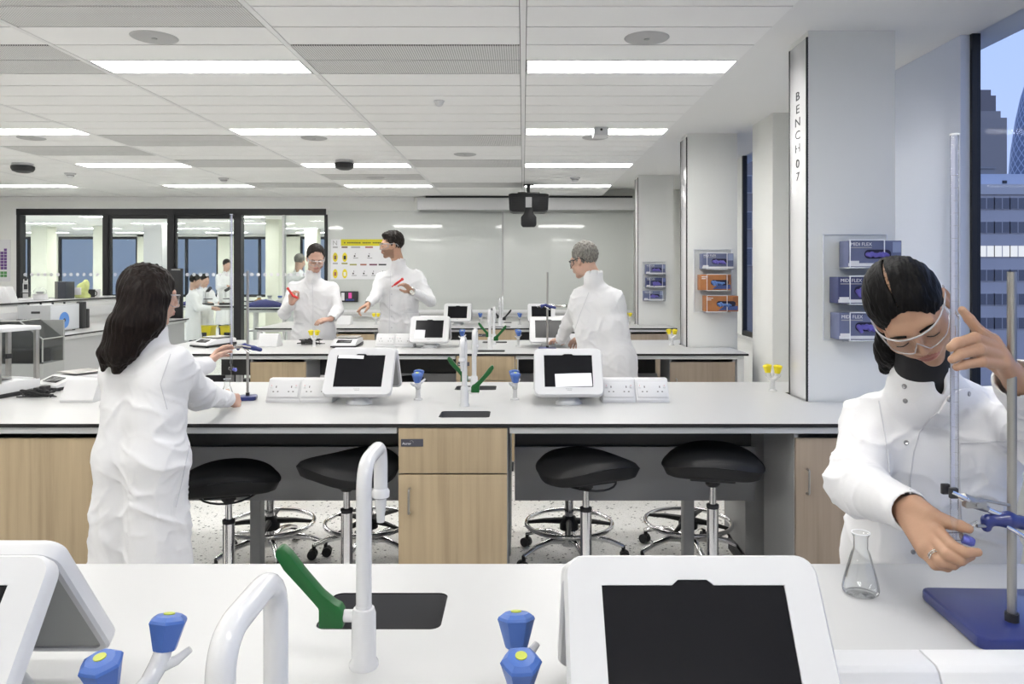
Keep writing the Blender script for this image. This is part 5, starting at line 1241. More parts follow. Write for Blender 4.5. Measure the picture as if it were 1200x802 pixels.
# her left hand, beside the burette
hl.cone(J['ell']*.35+J['wrl']*.65, J['wrl'], .026, .0225, .01)
for kx, ky, kd, wx, wy in ((1163, 399, 1.262, 1186, 440), (1168, 408, 1.256, 1189, 444), (1173, 418, 1.252, 1192, 448), (1176, 427, 1.250, 1194, 452)):
    hl.cone(P3(wx, wy, 1.312), P3(kx, ky, kd), .0145, .0112, .012)
fing(hl, [(1163, 399, 1.262), (1147, 388, 1.248), (1136, 374, 1.245), (1127.5, 363.5, 1.245)], .0108, .0066)
fing(hl, [(1168, 408, 1.256), (1142, 396.5, 1.226), (1122, 402, 1.216), (1114, 407.5, 1.214)], .0108, .0072)
fing(hl, [(1173, 418, 1.252), (1147, 410, 1.222), (1125, 415.5, 1.214), (1116, 421.5, 1.213)], .0106, .0070)
fing(hl, [(1176, 427, 1.250), (1150, 424, 1.224), (1130, 427.5, 1.219), (1121, 430.5, 1.219)], .0098, .0064)
hl.cone(P3(1184, 436, 1.305), P3(1164, 424, 1.30), .017, .0145, .012); fing(hl, [(1164, 424, 1.30), (1146, 413, 1.295), (1132, 408, 1.280)], .0135, .0085)
# her right hand, on the stopcock
hr = SDF(); hr.cone(J['elr']*.35+J['wrr']*.65, J['wrr'], .026, .0230, .01)
for kx, ky, kd, wx, wy in ((1098, 622, 1.290, 1072, 594), (1094, 633, 1.284, 1068, 600), (1088, 641, 1.282, 1066, 606), (1083, 647, 1.284, 1064, 611)):
    hr.cone(P3(wx, wy, 1.36), P3(kx, ky, kd), .0150, .0118, .014)
hr.cone(P3(1074, 593, 1.355), P3(1092, 604, 1.315), .0175, .0140, .012)
fing(hr, [(1092, 604, 1.315), (1113, 613, 1.285), (1126, 617, 1.262), (1135, 620, 1.252)], .0128, .0078)
fing(hr, [(1098, 622, 1.290), (1117, 641, 1.245), (1133, 648, 1.225), (1146, 647.5, 1.222)], .0110, .0068)
fing(hr, [(1094, 633, 1.284), (1110, 651, 1.243), (1126, 657, 1.232), (1138, 652, 1.240)], .0110, .0070)
fing(hr, [(1088, 641, 1.282), (1102, 659, 1.248), (1117, 662, 1.245), (1130, 656, 1.258)], .0106, .0068)
fing(hr, [(1083, 647, 1.284), (1096, 662, 1.258), (1110, 665, 1.258), (1121, 660, 1.268)], .0098, .0064)
finish(w1, [hl, hr], .0019)
q = MB()
for (x, y, d, ax, ay) in ((1127, 363, 1.2395, .4, -.9),): pass
c0, c1 = P3(1102, 659, 1.248), P3(1088, 641, 1.282); mid = c0*.55+c1*.45; ax = Vector(c0-c1).normalized()
q.lathe([(.0112, -.0012), (.0124, -.0008), (.0124, .0008), (.0112, .0012)], M['silver'], c=mid, axis=ax, n=24, ends=False); q.lathe([(.0114, .0032), (.0126, .0036), (.0126, .0052), (.0114, .0056)], M['silver'], c=mid, axis=ax, n=24, ends=False); w1.mb('ring', q, 'silver finger ring')
h = SDF(); h.ell((0, .0175, .0365), (.0790, .0965, .0900), None, .01); h.ell((0, -.118, -.004), (.074, .080, .098), None, .006, True)
for s in (1, -1): h.ell((s*.096, -.004, -.022), (.026, .032, .032), None, .008, True); h.ell((s*.075, -.070, -.03), (.042, .050, .062), None, .01, True)
h.half((0, .05, -.058), (0, -.6, -1), .012)
h.box((.0, -.02, .125), (.0017, .085, .040), .0012)
h.cone((0, .098, -.02), (-.03, .095, -.07), .034, .032, .02); h.cone((-.03, .095, -.07), (-.062, .06, -.12), .032, .026, .02); h.cone((-.062, .06, -.12), (-.070, .035, -.185), .026, .010, .01)
h.place(Matrix.Translation(w1.X.translation) @ w1.X.to_3x3().normalized().to_4x4(), .93)
for a, b, ra, rb in (((1046, 388, 1.635), (1043, 410, 1.665), .034, .030), ((1043, 410, 1.665), (1037, 432, 1.69), .030, .014)): h.cone(P3(*a), P3(*b), ra, rb, .02)
hair(w1, h, .0021, 'hblack', (150, 10, 60), .0019, place=False, label='centre-parted tied-back black hair')
brows(w1, .93, 'hblack'); glasses(w1, w1.X, fr=.0016, zo=.009)
q = MB(); q.tube([w1.X @ Vector(v) for v in arc((.077, -.002, -.052), (0, .010, 0), (0, 0, .010), 0, 2*PI, 20)[:-1]], .0011, M['silver'], n=6, closed=True); w1.mb('earring', q, 'silver hoop earring')
t = SDF(); nk = J['neck']; t.cone(nk+(.0, .01, -.05), nk+(0, .004, .0), .052, .0565, .02); t.cone(nk+(0, .004, .0), nk*.50+np.array(w1.X @ Vector((0, .022, -.06)))*.50, .0565, .0535, .01); w1.add('black_top', t.mesh(.004), [M['dkcloth']])
B = w1.bvh
w1.mb('collar_flap', drape(B, [(1108, 464), (1120, 456), (1133, 455), (1142, 470), (1124, 476), (1107, 485), (1097, 482)], .008, .004, M['coat']), 'open lapel flap')
for px in ([(1104, 480), (1090, 490), (1078, 506), (1071, 530), (1067, 560), (1066, 600)], [(1030, 470), (1035, 500), (1040, 530), (1042, 555)]): seam(w1, B, px, .0016, M['hem'], 'front_seam')
seam(w1, B, [(1125, 520), (1180, 517), (1200, 517)], .0016, M['hem'], 'pocket_seam'); seam(w1, B, [(1125, 520), (1124, 560), (1128, 640)], .0013, M['hem'], 'pocket_seam')
for x, y in ((1060, 453), (1061, 470), (1107, 468), (1128, 461), (1062, 519), (1070, 581), (1070, 647)):
    hh = cast(B, x, y)
    if hh:
        o_ = .013 if (y < 470 and x > 1100) else .001
        q = MB(); q.lathe([(0, -.002), (.0052, -.002), (.0055, .001), (.004, .0025), (0, .0016)], M['snap'], c=hh[0]+hh[1]*o_, axis=hh[1], n=18); w1.mb('snap_button', q, 'metal snap button')
# ---------------------------------------------------------------- the long-haired woman seen from behind
J = dict(head=P3(176, 348, 2.76), neck=P3(173, 396, 2.74), shr=P3(203, 424, 2.71), shl=P3(140, 424, 2.80), elr=P3(232, 462, 3.00), ell=P3(192, 446, 3.06), wrr=P3(266, 468, 3.36), wrl=P3(243, 428, 3.40), hip=(-1.40, 2.73, .84), foot=(-1.40, 2.74, 0))
w2 = build_person('woman with long dark hair in a white coat seen from behind at the second bench', (-1.40, 2.74, 0), J, (.80, .58, -.16), (.02, 0, 1), .94, 'skin_a', 'lip_a', .33, .0032, .0065, (.2, 1, 0), fem=True, seed=9.1, shw=.060, tors=(.084, .094, .108), fold=.0125, trousers='navy')
dl = (P3(262, 408, 3.49)-J['wrl']); dr = (P3(279, 471, 3.43)-J['wrr'])
finish(w2, [hand_sdf(J['wrl'], dl, (.75, -.1, -.5), False, J['ell']*.3+J['wrl']*.7, (.3, .4, .3), size=.92), hand_sdf(J['wrr'], dr, (.1, .9, -.35), True, J['elr']*.3+J['wrr']*.7, (.5, .7, .5), size=.92)], .0026)
h = SDF(); h.ell((0, .020, .036), (.084, .103, .095), None, .01); h.ell((0, -.128, -.040), (.084, .086, .112), None, .010, True)
h.place(Matrix.Translation(w2.X.translation) @ w2.X.to_3x3().normalized().to_4x4(), .94)
for a, b, ra, rb in (((166, 348, 2.71), (155, 382, 2.675), .082, .074), ((155, 382, 2.675), (143, 412, 2.66), .074, .050), ((143, 412, 2.66), (137, 433, 2.66), .050, .018), ((176, 352, 2.71), (174, 376, 2.68), .064, .052), ((174, 376, 2.68), (154, 408, 2.66), .052, .032), ((138, 380, 2.70), (125, 415, 2.67), .040, .026), ((125, 415, 2.67), (121, 434, 2.67), .026, .010)):
    h.cone(P3(*a), P3(*b), ra*.92, rb*.92, .035)
hair(w2, h, .0034, 'hbrown', (70, 70, 7), .0045, place=False, label='long dark brown hair')
glasses(w2, w2.X)
B = w2.bvh
seam(w2, B, [(200, 415), (188, 450), (196, 480)], .0016, M['hem'], 'sleeve_seam'); seam(w2, B, [(222, 522), (214, 560), (206, 595)], .0016, M['hem'], 'pocket_seam')
# ---------------------------------------------------------------- the man with the red tube
def yd(x, y, d): return P3(x, y, d)
J = dict(head=P3(370, 303, 7.18), neck=P3(367, 322, 7.26), shr=P3(345, 338, 7.3), shl=P3(389, 338, 7.3), elr=P3(333, 367, 7.12), ell=P3(396, 364, 7.25), wrr=P3(342, 355, 6.95), wrl=P3(388, 374, 7.02), hip=(-2.04, 7.3, .92), foot=(-2.04, 7.3, 0))
m1 = build_person('short-haired man in a white coat looking down at a red tube in his hand', (-2.04, 7.3, 0), J, (.32, -.82, -.48), (0, 0, 1), 1.06, 'skin_a', 'lip_a', .45, .0045, .010, (0, -1, 0), seed=2.2, shw=.068, tors=(.108, .115, .135), fold=.013, trousers='navy', stub=False)
finish(m1, [hand_sdf(J['wrr'], (.10, -.25, .95), (.75, -.5, .2), True, J['elr']*.3+J['wrr']*.7, (.6, .8, .6), thumb=(.3, .6)), hand_sdf(J['wrl'], (-.85, -.35, -.12), (-.15, .2, -.95), False, J['ell']*.3+J['wrl']*.7, (.25, .35, .3))], .0038)
hair(m1, short_hair(.0, .0, .001), .0045, 'hdark', (160, 160, 60), .002, hs=1.06, label='short dark hair'); brows(m1, 1.06, 'hdark'); glasses(m1, m1.X, fr=.003)
B = m1.bvh; seam(m1, B, [(366, 331), (367, 350), (367, 392)], .003, M['hem'], 'front_seam'); seam(m1, B, [(336, 379), (356, 379)], .003, M['hem'], 'pocket_seam')
o = empty('red_sample_tube', 'red-capped sample tube held up by the short-haired man', 'sample tube', P3(341, 343.5, 6.86)); X = Matrix.Rotation(-.62, 4, 'Y') @ Matrix.Scale(.78, 4); MB().lathe([(0, -.055), (.010, -.05), (.0125, -.03), (.0125, .05), (0, .05)], M['red'], X=X, n=16).build('tube', o); MB().lathe([(0, .05), (.0155, .05), (.0155, .075), (0, .076)], M['red'], X=X, n=16).build('cap', o)
o = empty('red_marker', 'short red marker end in the fist of the short-haired man', 'marker', P3(345.2, 347.6, 6.87)); MB().cyl((-.02, 0, .01), (.025, 0, -.012), .011, M['red'], n=12).build('barrel', o); MB().cyl((.024, 0, -.0115), (.032, 0, -.0155), .008, M['red'], n=12).build('tip', o)
# ---------------------------------------------------------------- the bearded man turning to him
J = dict(head=P3(459, 288, 7.32), neck=P3(467, 308, 7.36), shr=P3(447, 326, 7.36), shl=P3(489, 324, 7.42), elr=P3(440, 348, 7.22), ell=P3(504, 353, 7.34), wrr=P3(431, 357, 7.02), wrl=P3(483, 342, 7.08), hip=(-1.22, 7.4, .97), foot=(-1.22, 7.4, 0))
m2 = build_person('taller dark-haired bearded man in a white coat, turned in profile, gesturing', (-1.22, 7.4, 0), J, (-.97, -.30, -.10), (0, 0, 1), 1.09, 'skin_b', 'lip_a', .5, .0045, .010, (-.2, -1, 0), stub=True, seed=6.6, shw=.066, tors=(.104, .112, .130), fold=.013, trousers='navy')
finish(m2, [hand_sdf(J['wrr'], (-.55, -.55, -.35), (.3, -.1, -.9), True, J['elr']*.3+J['wrr']*.7, (.5, .6, .4), fing=(.2, 1, 1.2, 1.2)), hand_sdf(J['wrl'], (-.65, -.3, .68), (-.65, -.55, -.3), False, J['ell']*.3+J['wrl']*.7, (.35, .55, .4))], .0038)
h = short_hair(.004, .0, .007); hair(m2, h, .0045, 'hdark', (110, 110, 60), .004, hs=1.09, label='thick dark hair'); brows(m2, 1.09, 'hdark'); glasses(m2, m2.X, fr=.003)
B = m2.bvh; seam(m2, B, [(458, 318), (457, 345), (456, 390)], .003, M['hem'], 'front_seam'); seam(m2, B, [(474, 366), (496, 366), (496, 388)], .003, M['hem'], 'pocket_seam')
for y in (345, 358, 371, 384):
    hh = cast(B, 459, y)
    if hh: m2.mb('button', MB().lathe([(0, 0), (.008, 0), (.007, .004), (0, .004)], M['hem'], c=hh[0], axis=hh[1], n=12))
d_ = Vector(J['wrl']-J['ell']).normalized(); m2.mb('wristwatch', MB().lathe([(.034, -.014), (.037, -.012), (.037, .012), (.034, .014)], M['silver'], c=J['wrl']+np.array(d_)*.01, axis=d_, n=18, ends=False).cyl(Vector(J['wrl'])+Vector((.0, -.03, .0)), Vector(J['wrl'])+Vector((0, -.042, 0)), .018, M['silver'], n=16), 'silver wristwatch')
o = empty('red_pipette_filler', 'red pipette filler held up by the bearded man', 'pipette filler', P3(466.5, 331, 6.93)); X = Matrix.Rotation(.95, 4, 'Y') @ Matrix.Scale(.8, 4); MB().lathe([(0, -.06), (.012, -.055), (.015, -.02), (.012, .04), (.018, .06), (.012, .075), (0, .076)], M['red'], X=X, n=16).build('bulb', o); MB().cyl((0, 0, -.09), (0, 0, -.05), .006, M['red'], X=X, n=10).build('stem', o)
# ---------------------------------------------------------------- the grey-haired man with his back turned
J = dict(head=P3(684, 306, 5.36), neck=P3(695, 324, 5.33), shr=P3(720, 350, 5.32), shl=P3(680, 347, 5.38), elr=P3(712, 388, 5.55), ell=P3(668, 378, 5.48), wrr=P3(684, 397, 5.74), wrl=P3(657, 398, 5.78), hip=(.585, 5.27, .90), foot=(.60, 5.2, 0))
m3 = build_person('grey-haired man in a white coat with his back turned at the third bench', (.60, 5.2, 0), J, (-.78, .56, -.26), (-.08, .05, 1), 1.03, 'skin_a', 'lip_a', .42, .0040, .009, (-.1, 1, 0), seed=3.7, shw=.070, tors=(.112, .122, .155), fold=.013, trousers='navy')
finish(m3, [hand_sdf(J['wrr'], (-.55, .65, -.25), (-.4, -.2, -.9), True, J['elr']*.3+J['wrr']*.7, (.5, .6, .5)), hand_sdf(J['wrl'], (-.35, .75, -.10), (.2, 0, -.95), False, J['ell']*.3+J['wrl']*.7, (.2, .3, .3))], .0036)
hair(m3, short_hair(.0, .0, .008), .0040, 'hgrey', (110, 110, 50), .004, hs=1.03, label='short grey hair'); glasses(m3, m3.X, M['blackp'], fr=.0028)
B = m3.bvh; seam(m3, B, [(690, 343), (680, 368), (672, 392)], .002, M['hem'], 'sleeve_seam')
# ---------------------------------------------------------------- people behind the glass
def far_person(label, hx, hy, d, f, hem, shoulder, hairm, seed, arms, cap=None):
    hd = P3(hx, hy, d); k = hd[2]-1.62; fx = Vector(f); sx = Vector((-fx.y, fx.x, 0)).normalized(); sx = -sx if False else sx; S = np.array(sx)
    base = np.array((hd[0]-fx.x*.04, hd[1]-fx.y*.04, 0)); sh = hd[2]-.245
    J = dict(head=hd, neck=base+(0, 0, hd[2]-.165), shl=base+S*.17+(0, 0, sh), shr=base-S*.17+(0, 0, sh), ell=base+S*.22+np.array(fx)*.10+(0, 0, sh-.24), elr=base-S*.22+np.array(fx)*.10+(0, 0, sh-.24), wrl=base+S*.13+np.array(fx)*.32+(0, 0, sh-.24+arms), wrr=base-S*.13+np.array(fx)*.32+(0, 0, sh-.24+arms), hip=base+(0, 0, sh*.64), foot=base)
    p = build_person(label, tuple(base), J, (fx.x, fx.y, -.25), (0, 0, 1), 1.0, 'skin_a', 'lip_a', hem, .009, .016, f, seed=seed, fold=.006, trousers='navy')
    finish(p, [hand_sdf(J['wrl'], f, (0, 0, -1), False, J['ell']*.3+J['wrl']*.7), hand_sdf(J['wrr'], f, (0, 0, -1), True, J['elr']*.3+J['wrr']*.7)], .007)
    hair(p, short_hair(.0, .0, .006), .008, hairm, (90, 90, 50), .003); return p
far_person('person in a white coat bent over the bench beyond the glass, nearest the door frame', 229, 330, 13.6, (.93, .30, 0), .30, 0, 'hdark', 1.5, .0)
far_person('person in a white coat at a microscope beyond the glass, beside the stooping one', 240, 329, 14.95, (.85, -.5, 0), .35, 0, 'hblack', 4.5, .05)
far_person('taller person in a white coat standing furthest back beyond the glass', 266, 311, 16.2, (.75, -.65, 0), .40, 0, 'hdark', 7.5, .04)
far_person('grey-haired person beyond the glass, mostly hidden behind the man with the red tube', 351.5, 307, 12.2, (.35, .93, 0), .40, 0, 'hgrey', 8.5, .04)
# ================================================================ GLASSWARE, STANDS AND SMALL THINGS
def clamp(boss, grip, lab, rodr=.0065):
    """blue bosshead on a rod at boss, arm to a two-jaw grip"""
    o = empty('burette_clamp', lab, 'clamp', boss); b = Vector(boss); g = Vector(grip)-b; d = g.normalized()
    q = MB(); X = basis((1, 0, 0), (0, 1, 0), (0, 0, 1))
    h = SDF(); h.cone((-.045, 0, .004), (-.012, -.004, .006), .009, .0125, .008); h.cone((-.012, -.004, .006), (.03, -.002, -.004), .0125, .011, .008); h.cone((.03, -.002, -.004), (.06, 0, -.012), .011, .010, .008); h.cone((-.045, 0, .004), (-.046, 0, -.008), .008, .008, .006); h.cone((0, 0, -.02), (0, 0, .03), .0068, .0068, .002, True)
    skin_obj('bosshead', h.mesh(.0018), [M['standblue']], o)
    q = MB(); q.cyl((-.048, -.004, -.005), (-.066, -.006, -.004), .0028, M['steel'], n=10).tube([(-.066, -.006, .004), (-.082, -.007, -.002), (-.09, -.007, .003), (-.074, -.006, -.010), (-.066, -.006, .004)], .0016, M['chrome'], n=6); q.build('wing_screw', o)
    q = MB(); q.cyl((-.02, -.012, -.002), (.012, -.022, -.022), .0035, M['chrome'], n=12).cyl((.012, -.022, -.022), (.018, -.02, -.026), .005, M['chrome'], n=12); q.build('tightening_screw', o)
    a = MB(); a.cyl(Vector((-.012, -.002, .008)), g*.45, .0052, M['chrome'], n=14); ao = a.build('arm', o)
    side = d.cross(Vector((0, 1, 0))).normalized()
    s = MB(); Xg = Matrix.Translation(g*.62); 
    s.box(g*.62-Vector((.018, .008, .008)), g*.62+Vector((.018, .008, .008)), M['steel'], .003); s.tube([g*.42, g*.60, g*.80], .0085, M['steel'], n=10, radii=[.006, .0095, .008]); s.cyl(g*.60-Vector((0, .012, 0)), g*.60+Vector((0, .012, 0)), .005, M['steel'], n=10); s.build('clamp_body', o)
    for k in (1, -1):
        j = MB(); j.tube([g*.74+Vector((0, k*.006, 0)), g*.9+Vector((0, k*.016, 0)), g*1.04+Vector((0, k*.013, 0))], .004, M['chrome'], n=8); j.box(Vector(g*1.0)+Vector((-.008, k*.012-.004, -.009)), Vector(g*1.0)+Vector((.006, k*.012+.004, .009)), M['blackp'], .002); j.build('jaw', o)
    w = MB(); e = g*.62; w.cyl(e+Vector((.01, 0, .006)), e+Vector((.060, 0, -.004)), .0028, M['steel'], n=10); w.build('adjusting_screw', o)
    return o
def burette(x, y, ztop, zbot, lab, col, marks=True):
    """tube from ztop, stopcock, drawn tip ending at zbot"""
    o = empty('burette', lab, 'burette', (x, y, zbot)); L = ztop-zbot; zc = .056
    t = MB(); t.lathe([(.0062, zc+.03), (.0066, zc+.045), (.0066, L)], M['burglass'], n=20, ends=False).lathe([(.0052, zc+.045), (.0052, L)], M['burglass'], n=20, ends=False); t.lathe([(.0052, L), (.0075, L), (.0075, L-.003), (.0066, L-.003)], M['edgew'], n=20, ends=False); to = t.build('graduated_tube', o)
    MB().box((-.0034, .0042, zc+.06), (.0034, .0050, L-.004), M['enamel']).build('milk_stripe', to, label='pale milk-glass stripe')
    m = MB(); n = 26
    for k in range(n):
        z = zc+.08+k*(L-zc-.13)/n; m.tube(arc((0, 0, z), (.0068, 0, 0), (0, -.0068, 0), .5 if k % 5 else .0, 2.3 if k % 5 else 2.7, 6), .00028, M['textgrey'], n=4)
    if marks: m.build('graduations', to)
    s = MB(); s.lathe([(.0062, zc+.03), (.004, zc+.018), (.0032, zc), (.003, .045), (.0025, .03), (.0012, 0)], M['burglass'], n=16, ends=False); s.build('jet', o)
    b = MB(); b.lathe([(0, -.012), (.0065, -.012), (.0075, .012), (0, .012)], M['burglass'], c=(0, 0, zc), axis=(1, 0, 0), n=16); b.build('stopcock_barrel', o)
    k = MB(); k.lathe([(0, .012), (.007, .012), (.008, .026), (.006, .03), (0, .03)], M[col], c=(0, 0, zc), axis=(1, -.35, -.25), n=16).box((.018, -.018, zc-.006), (.024, .006, zc+.003), M[col], .002); k.build('stopcock_key', o, label='blue stopcock key')
    return o
M['burglass'] = thin_glass('burette_glass', (.975, .98, 1.0), .16); M['enamel'] = mat('milk_enamel', (.74, .75, .86), .4); M['purple'] = mat('stopcock_blue', (.13, .15, .52), .35)
def flask(loc, lab, h=.134, R=.041):
    o = empty('conical_flask', lab, 'flask', loc); f = MB(); s = h/.134
    out = [(.0, .0015), (R-.006, 0), (R-.001, .004), (R, .010), (R*.93, .025), (.0165*s+.003, .088*s), (.0152*s, .098*s), (.0152*s, .124*s), (.0175*s, .128*s), (.0195*s, .1325*s), (.0175*s, .134*s), (.0138*s, .131*s), (.0136*s, .098*s), (.0165*s, .088*s), (R*.93-.0022, .025), (R-.003, .010), (R-.008, .0035), (0, .0035)]
    f.lathe(out, M['glass'], n=36); f.build('vessel', o)
    l = MB(); l.tube(arc((0, 0, .1335*s), (.0187*s, 0, 0), (0, .0187*s, 0), 0, 2*PI, 30)[:-1], .0011, M['edgew'], n=6, closed=True); l.build('rim', o, label='bright rim')
    g = MB(); g.box((-.006, -R*.62, .05*s), (.006, -R*.60, .062*s), M['edgew']) ; g.v = [v for v in g.v]
    return o
st = retort((.848, 1.302, ZT), -.04, .612, 'blue-based retort stand on the nearest bench before the woman by the window', .215, .205, -.018, -.034, .0073)
rodx, rody = .830, 1.268
bu = at(1118.5, 400, 1.262)
burette(bu.x, 1.262, 1.745, at(1120, 668, 1.262).z, 'tall glass burette clamped before the woman by the window', 'purple')
g = at(1116, 577, 1.255); b = at(1186, 612, rody); clamp((rodx, rody-.002, b.z), (g.x, 1.262, g.z), 'chrome burette clamp with blue bosshead on the stand by the window')
f = at(1010, 697, 1.42); flask((f.x, 1.425, ZT), 'empty conical flask on the nearest bench beside the woman by the window', .116, .0335)
# the long-haired woman's stand
r2 = retort((-1.325, 3.60, ZT), .2, .62, 'blue-based retort stand on the second bench at the long-haired woman\'s hands', .085, .085, -.0, .0, .0062)
x2, y2 = -1.325, 3.60; bx = at(271, 400, 3.53)
burette(bx.x, 3.53, at(271, 251, 3.53).z, at(273, 446, 3.53).z, 'tall burette in front of the long-haired woman', 'purple', False)
g = at(272, 406, 3.53); b = at(288, 407, 3.60); clamp((x2, y2, b.z), (g.x, 3.53, g.z), 'clamp with blue bosshead on the long-haired woman\'s stand')
f = at(277, 466, 3.56); flask((f.x-.02, 3.50, ZT), 'conical flask under the long-haired woman\'s burette', .115, .036)
# the grey-haired man's stand
f = at(642, 402, 5.8); retort((f.x, 5.92, ZT), 0, .615, 'retort stand with a thin dark rod beside the grey-haired man', .14, .12, 0, 0, .0075)
g = at(664, 359, 5.9); b = at(642, 359, 5.92); c3 = clamp((f.x, 5.92, b.z), (g.x, 5.92, g.z), 'clamp reaching sideways from the grey-haired man\'s stand')
# furniture and kit behind the glass
def far_bench(x0, x1, y, lab, dp=.75):
    o = empty('laboratory_bench', lab, 'workbench', ((x0+x1)/2, y, 0)); w = (x1-x0)/2
    MB().box((-w, 0, .872), (w, dp, .9), M['lam']).build('worktop', o); MB().box((-w-.002, -.003, .866), (w+.002, dp, .890), M['core']).build('edge_band', o, label='black edge band'); MB().box((-w+.05, .03, .82), (w-.05, .08, .866), M['rail']).build('frame_rail', o)
    for sx in (-1, 1):
        for yy in (.04, dp-.08): MB().box((sx*(w-.05)-.03, yy, 0), (sx*(w-.05)+.03, yy+.05, .866), M['whitec']).build('leg', o)
    MB().box((-w+.05, .1, .20), (w-.05, dp-.05, .22), M['greyl']).build('shelf', o)
    return o
far_bench(-6.5, -5.35, 13.9, 'white bench beyond the glass in front of the people in coats'); far_bench(-4.95, -2.2, 13.0, 'white bench beyond the glass behind the man with the red tube'); far_bench(-6.2, -4.2, 16.6, 'white bench furthest back beyond the glass')
for x, lab in ((-6.02, 'yellow bin on the low shelf beyond the glass, nearer the people'), (-5.55, 'yellow bin on the low shelf beyond the glass, at the bench end')):
    o = empty('waste_bin', lab, 'bin', (x, 14.2, .22)); MB().prism([(-.13, 0), (-.15, .26), (.15, .26), (.13, 0)], .26, M['yellow'], .01, X=basis((1, 0, 0), (0, 0, 1), (0, -1, 0), (0, .13, 0))).build('body', o); MB().box((-.16, -.14, .26), (.16, .14, .29), M['yellow'], .006).build('lid', o); MB().box((-.07, -.142, .08), (.07, -.128, .17), M['text']).build('warning_label', o)
for x, y, lab in ((-4.62, 13.35, 'folded navy dust cover on the bench beyond the glass'), (-6.25, 14.05, 'small navy instrument cover on the bench beyond the glass, before the people')):
    k = 1.0 if x > -5 else .55
    g = SDF(); g.ell((0, 0, .03), (.24*k, .14, .10*k), None, .05).ell((.18*k, .02, .02), (.16*k, .12, .07*k), None, .05).ell((-.2*k, 0, .01), (.12*k, .1, .07*k), None, .05); g.half((0, 0, 0), (0, 0, -1)); o = empty('dust_cover', lab, 'dust cover', (x, y, .9)); V, Q = g.mesh(.012); skin_obj('cloth', cloth((V, Q), .012, 3), [mat('navy_cloth', (.03, .035, .16), .7)], o)
for k, (x, y) in enumerate(((-5.95, 14.1), (-5.7, 14.3))):
    o = empty('microscope', ('microscope on the bench beyond the glass, nearest the seated people', 'second microscope on the bench beyond the glass')[k], 'microscope', (x, y, .9), 1+k); MB().box((-.08, -.1, 0), (.08, .1, .04), M['blackp'], .006).build('base', o); MB().box((-.03, .04, .03), (.03, .1, .27), M['white'], .006).build('arm', o); MB().tube([(0, 0, .26), (0, -.1, .33)], .03, M['blackp'], n=10).build('eyepiece', o); MB().box((-.06, -.08, .11), (.06, .03, .125), M['blackp']).build('stage', o); MB().cyl((0, -.02, .14), (0, -.02, .26), .022, M['white'], n=10).build('objective', o)
rn = random.Random(11)
for k in range(9):
    x = -4.78+k*.19+(.0 if k < 3 else .80); hgt = rn.uniform(.10, .24); w = rn.uniform(.05, .1)
    o = empty('reagent_bottle', f'reagent bottle standing on the bench beyond the glass, behind the men', 'bottle', (x, 13.55, .9), 0, 'reagent bottles beyond the glass'); MB().lathe([(0, 0), (w, 0), (w, hgt*.7), (w*.4, hgt*.86), (w*.4, hgt), (0, hgt)], rn.choice([M['lam'], mat('amber_bottle', (.42, .26, .08), .2), mat('bottle_cream', (.6, .58, .48), .5)]), n=16).build('body', o); MB().lathe([(0, hgt), (w*.5, hgt), (w*.5, hgt+.03), (0, hgt+.03)], rn.choice([M['blue'], M['white'], M['greyp']]), n=14).build('cap', o)
o = empty('water_bath', 'brass-banded steel water bath on the bench beyond the glass', 'water bath', (-3.75, 13.35, .9)); MB().lathe([(0, 0), (.2, 0), (.22, .05), (.22, .22), (.2, .24), (0, .24)], M['lam'], n=28).build('tank', o); MB().lathe([(.222, .08), (.226, .1), (.226, .16), (.222, .18)], mat('brass_band', (.42, .30, .12), .35, .6), n=28, ends=False).build('band', o); MB().lathe([(0, .24), (.12, .25), (.03, .29), (.03, .34), (0, .345)], M['steel'], n=20).build('lid', o)

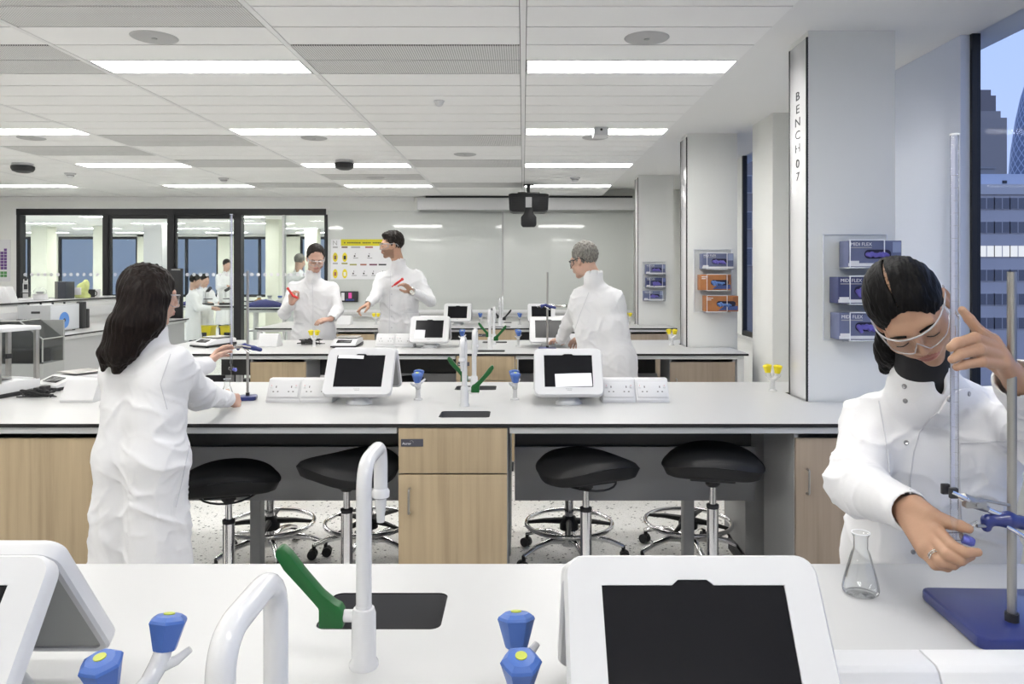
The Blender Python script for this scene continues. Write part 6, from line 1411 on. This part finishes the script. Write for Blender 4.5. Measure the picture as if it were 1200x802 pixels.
# sheets on kiosk screens: two stand in for ceiling light reflections, one is paper
def note(i, kx, u0, v0, w, h, rz, lab):  # draws the painted screen reflections as well as the one paper note
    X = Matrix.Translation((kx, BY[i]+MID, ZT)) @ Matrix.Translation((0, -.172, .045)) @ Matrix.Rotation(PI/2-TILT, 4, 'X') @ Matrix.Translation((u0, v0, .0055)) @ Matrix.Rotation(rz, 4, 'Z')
    o = empty('reflection_and_note_sheet', lab, 'paper', X.translation); Xl = Matrix.Translation(-X.translation) @ X
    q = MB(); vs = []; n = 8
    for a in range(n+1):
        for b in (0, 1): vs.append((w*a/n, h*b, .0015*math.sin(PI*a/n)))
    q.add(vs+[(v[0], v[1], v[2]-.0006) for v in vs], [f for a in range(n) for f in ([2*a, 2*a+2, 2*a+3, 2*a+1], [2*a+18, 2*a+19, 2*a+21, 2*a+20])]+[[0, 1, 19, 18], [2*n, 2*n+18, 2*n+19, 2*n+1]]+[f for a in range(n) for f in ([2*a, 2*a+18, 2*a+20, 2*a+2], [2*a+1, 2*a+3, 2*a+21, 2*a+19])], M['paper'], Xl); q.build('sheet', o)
note(1, .212, -.062, .044, .170, .068, .03, 'white sheet standing in for a reflection on the lower screen of the second bench kiosk by the windows')
note(1, -.766, -.108, .196, .120, .018, -.03, 'narrow white strip standing in for a reflection along the screen top of the second bench kiosk')
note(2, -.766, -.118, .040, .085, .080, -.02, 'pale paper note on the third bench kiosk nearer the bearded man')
# ================================================================ CAMERA AND VIEW
cam = bpy.data.cameras.new('camera'); cam.sensor_width = 36; cam.lens = F/1200*36; cam.shift_x = -13/1200; cam.shift_y = -81/1200; cam.clip_start = .05; cam.clip_end = 2000
co = bpy.data.objects.new('camera', cam); C.objects.link(co); co.location = (0, 0, CAMZ); co.rotation_euler = (PI/2, 0, 0); bpy.context.scene.camera = co
sc = bpy.context.scene
sc.view_settings.view_transform = 'Standard'; sc.view_settings.look = 'None'; sc.view_settings.gamma = 1; sc.view_settings.use_curve_mapping = False; sc.view_settings.exposure = 0.46
sc.cycles.max_bounces = 10; sc.cycles.diffuse_bounces = 5; sc.cycles.transparent_max_bounces = 24; sc.cycles.caustics_reflective = False; sc.cycles.caustics_refractive = False
sc.cycles.use_denoising = True; sc.cycles.sample_clamp_indirect = 6
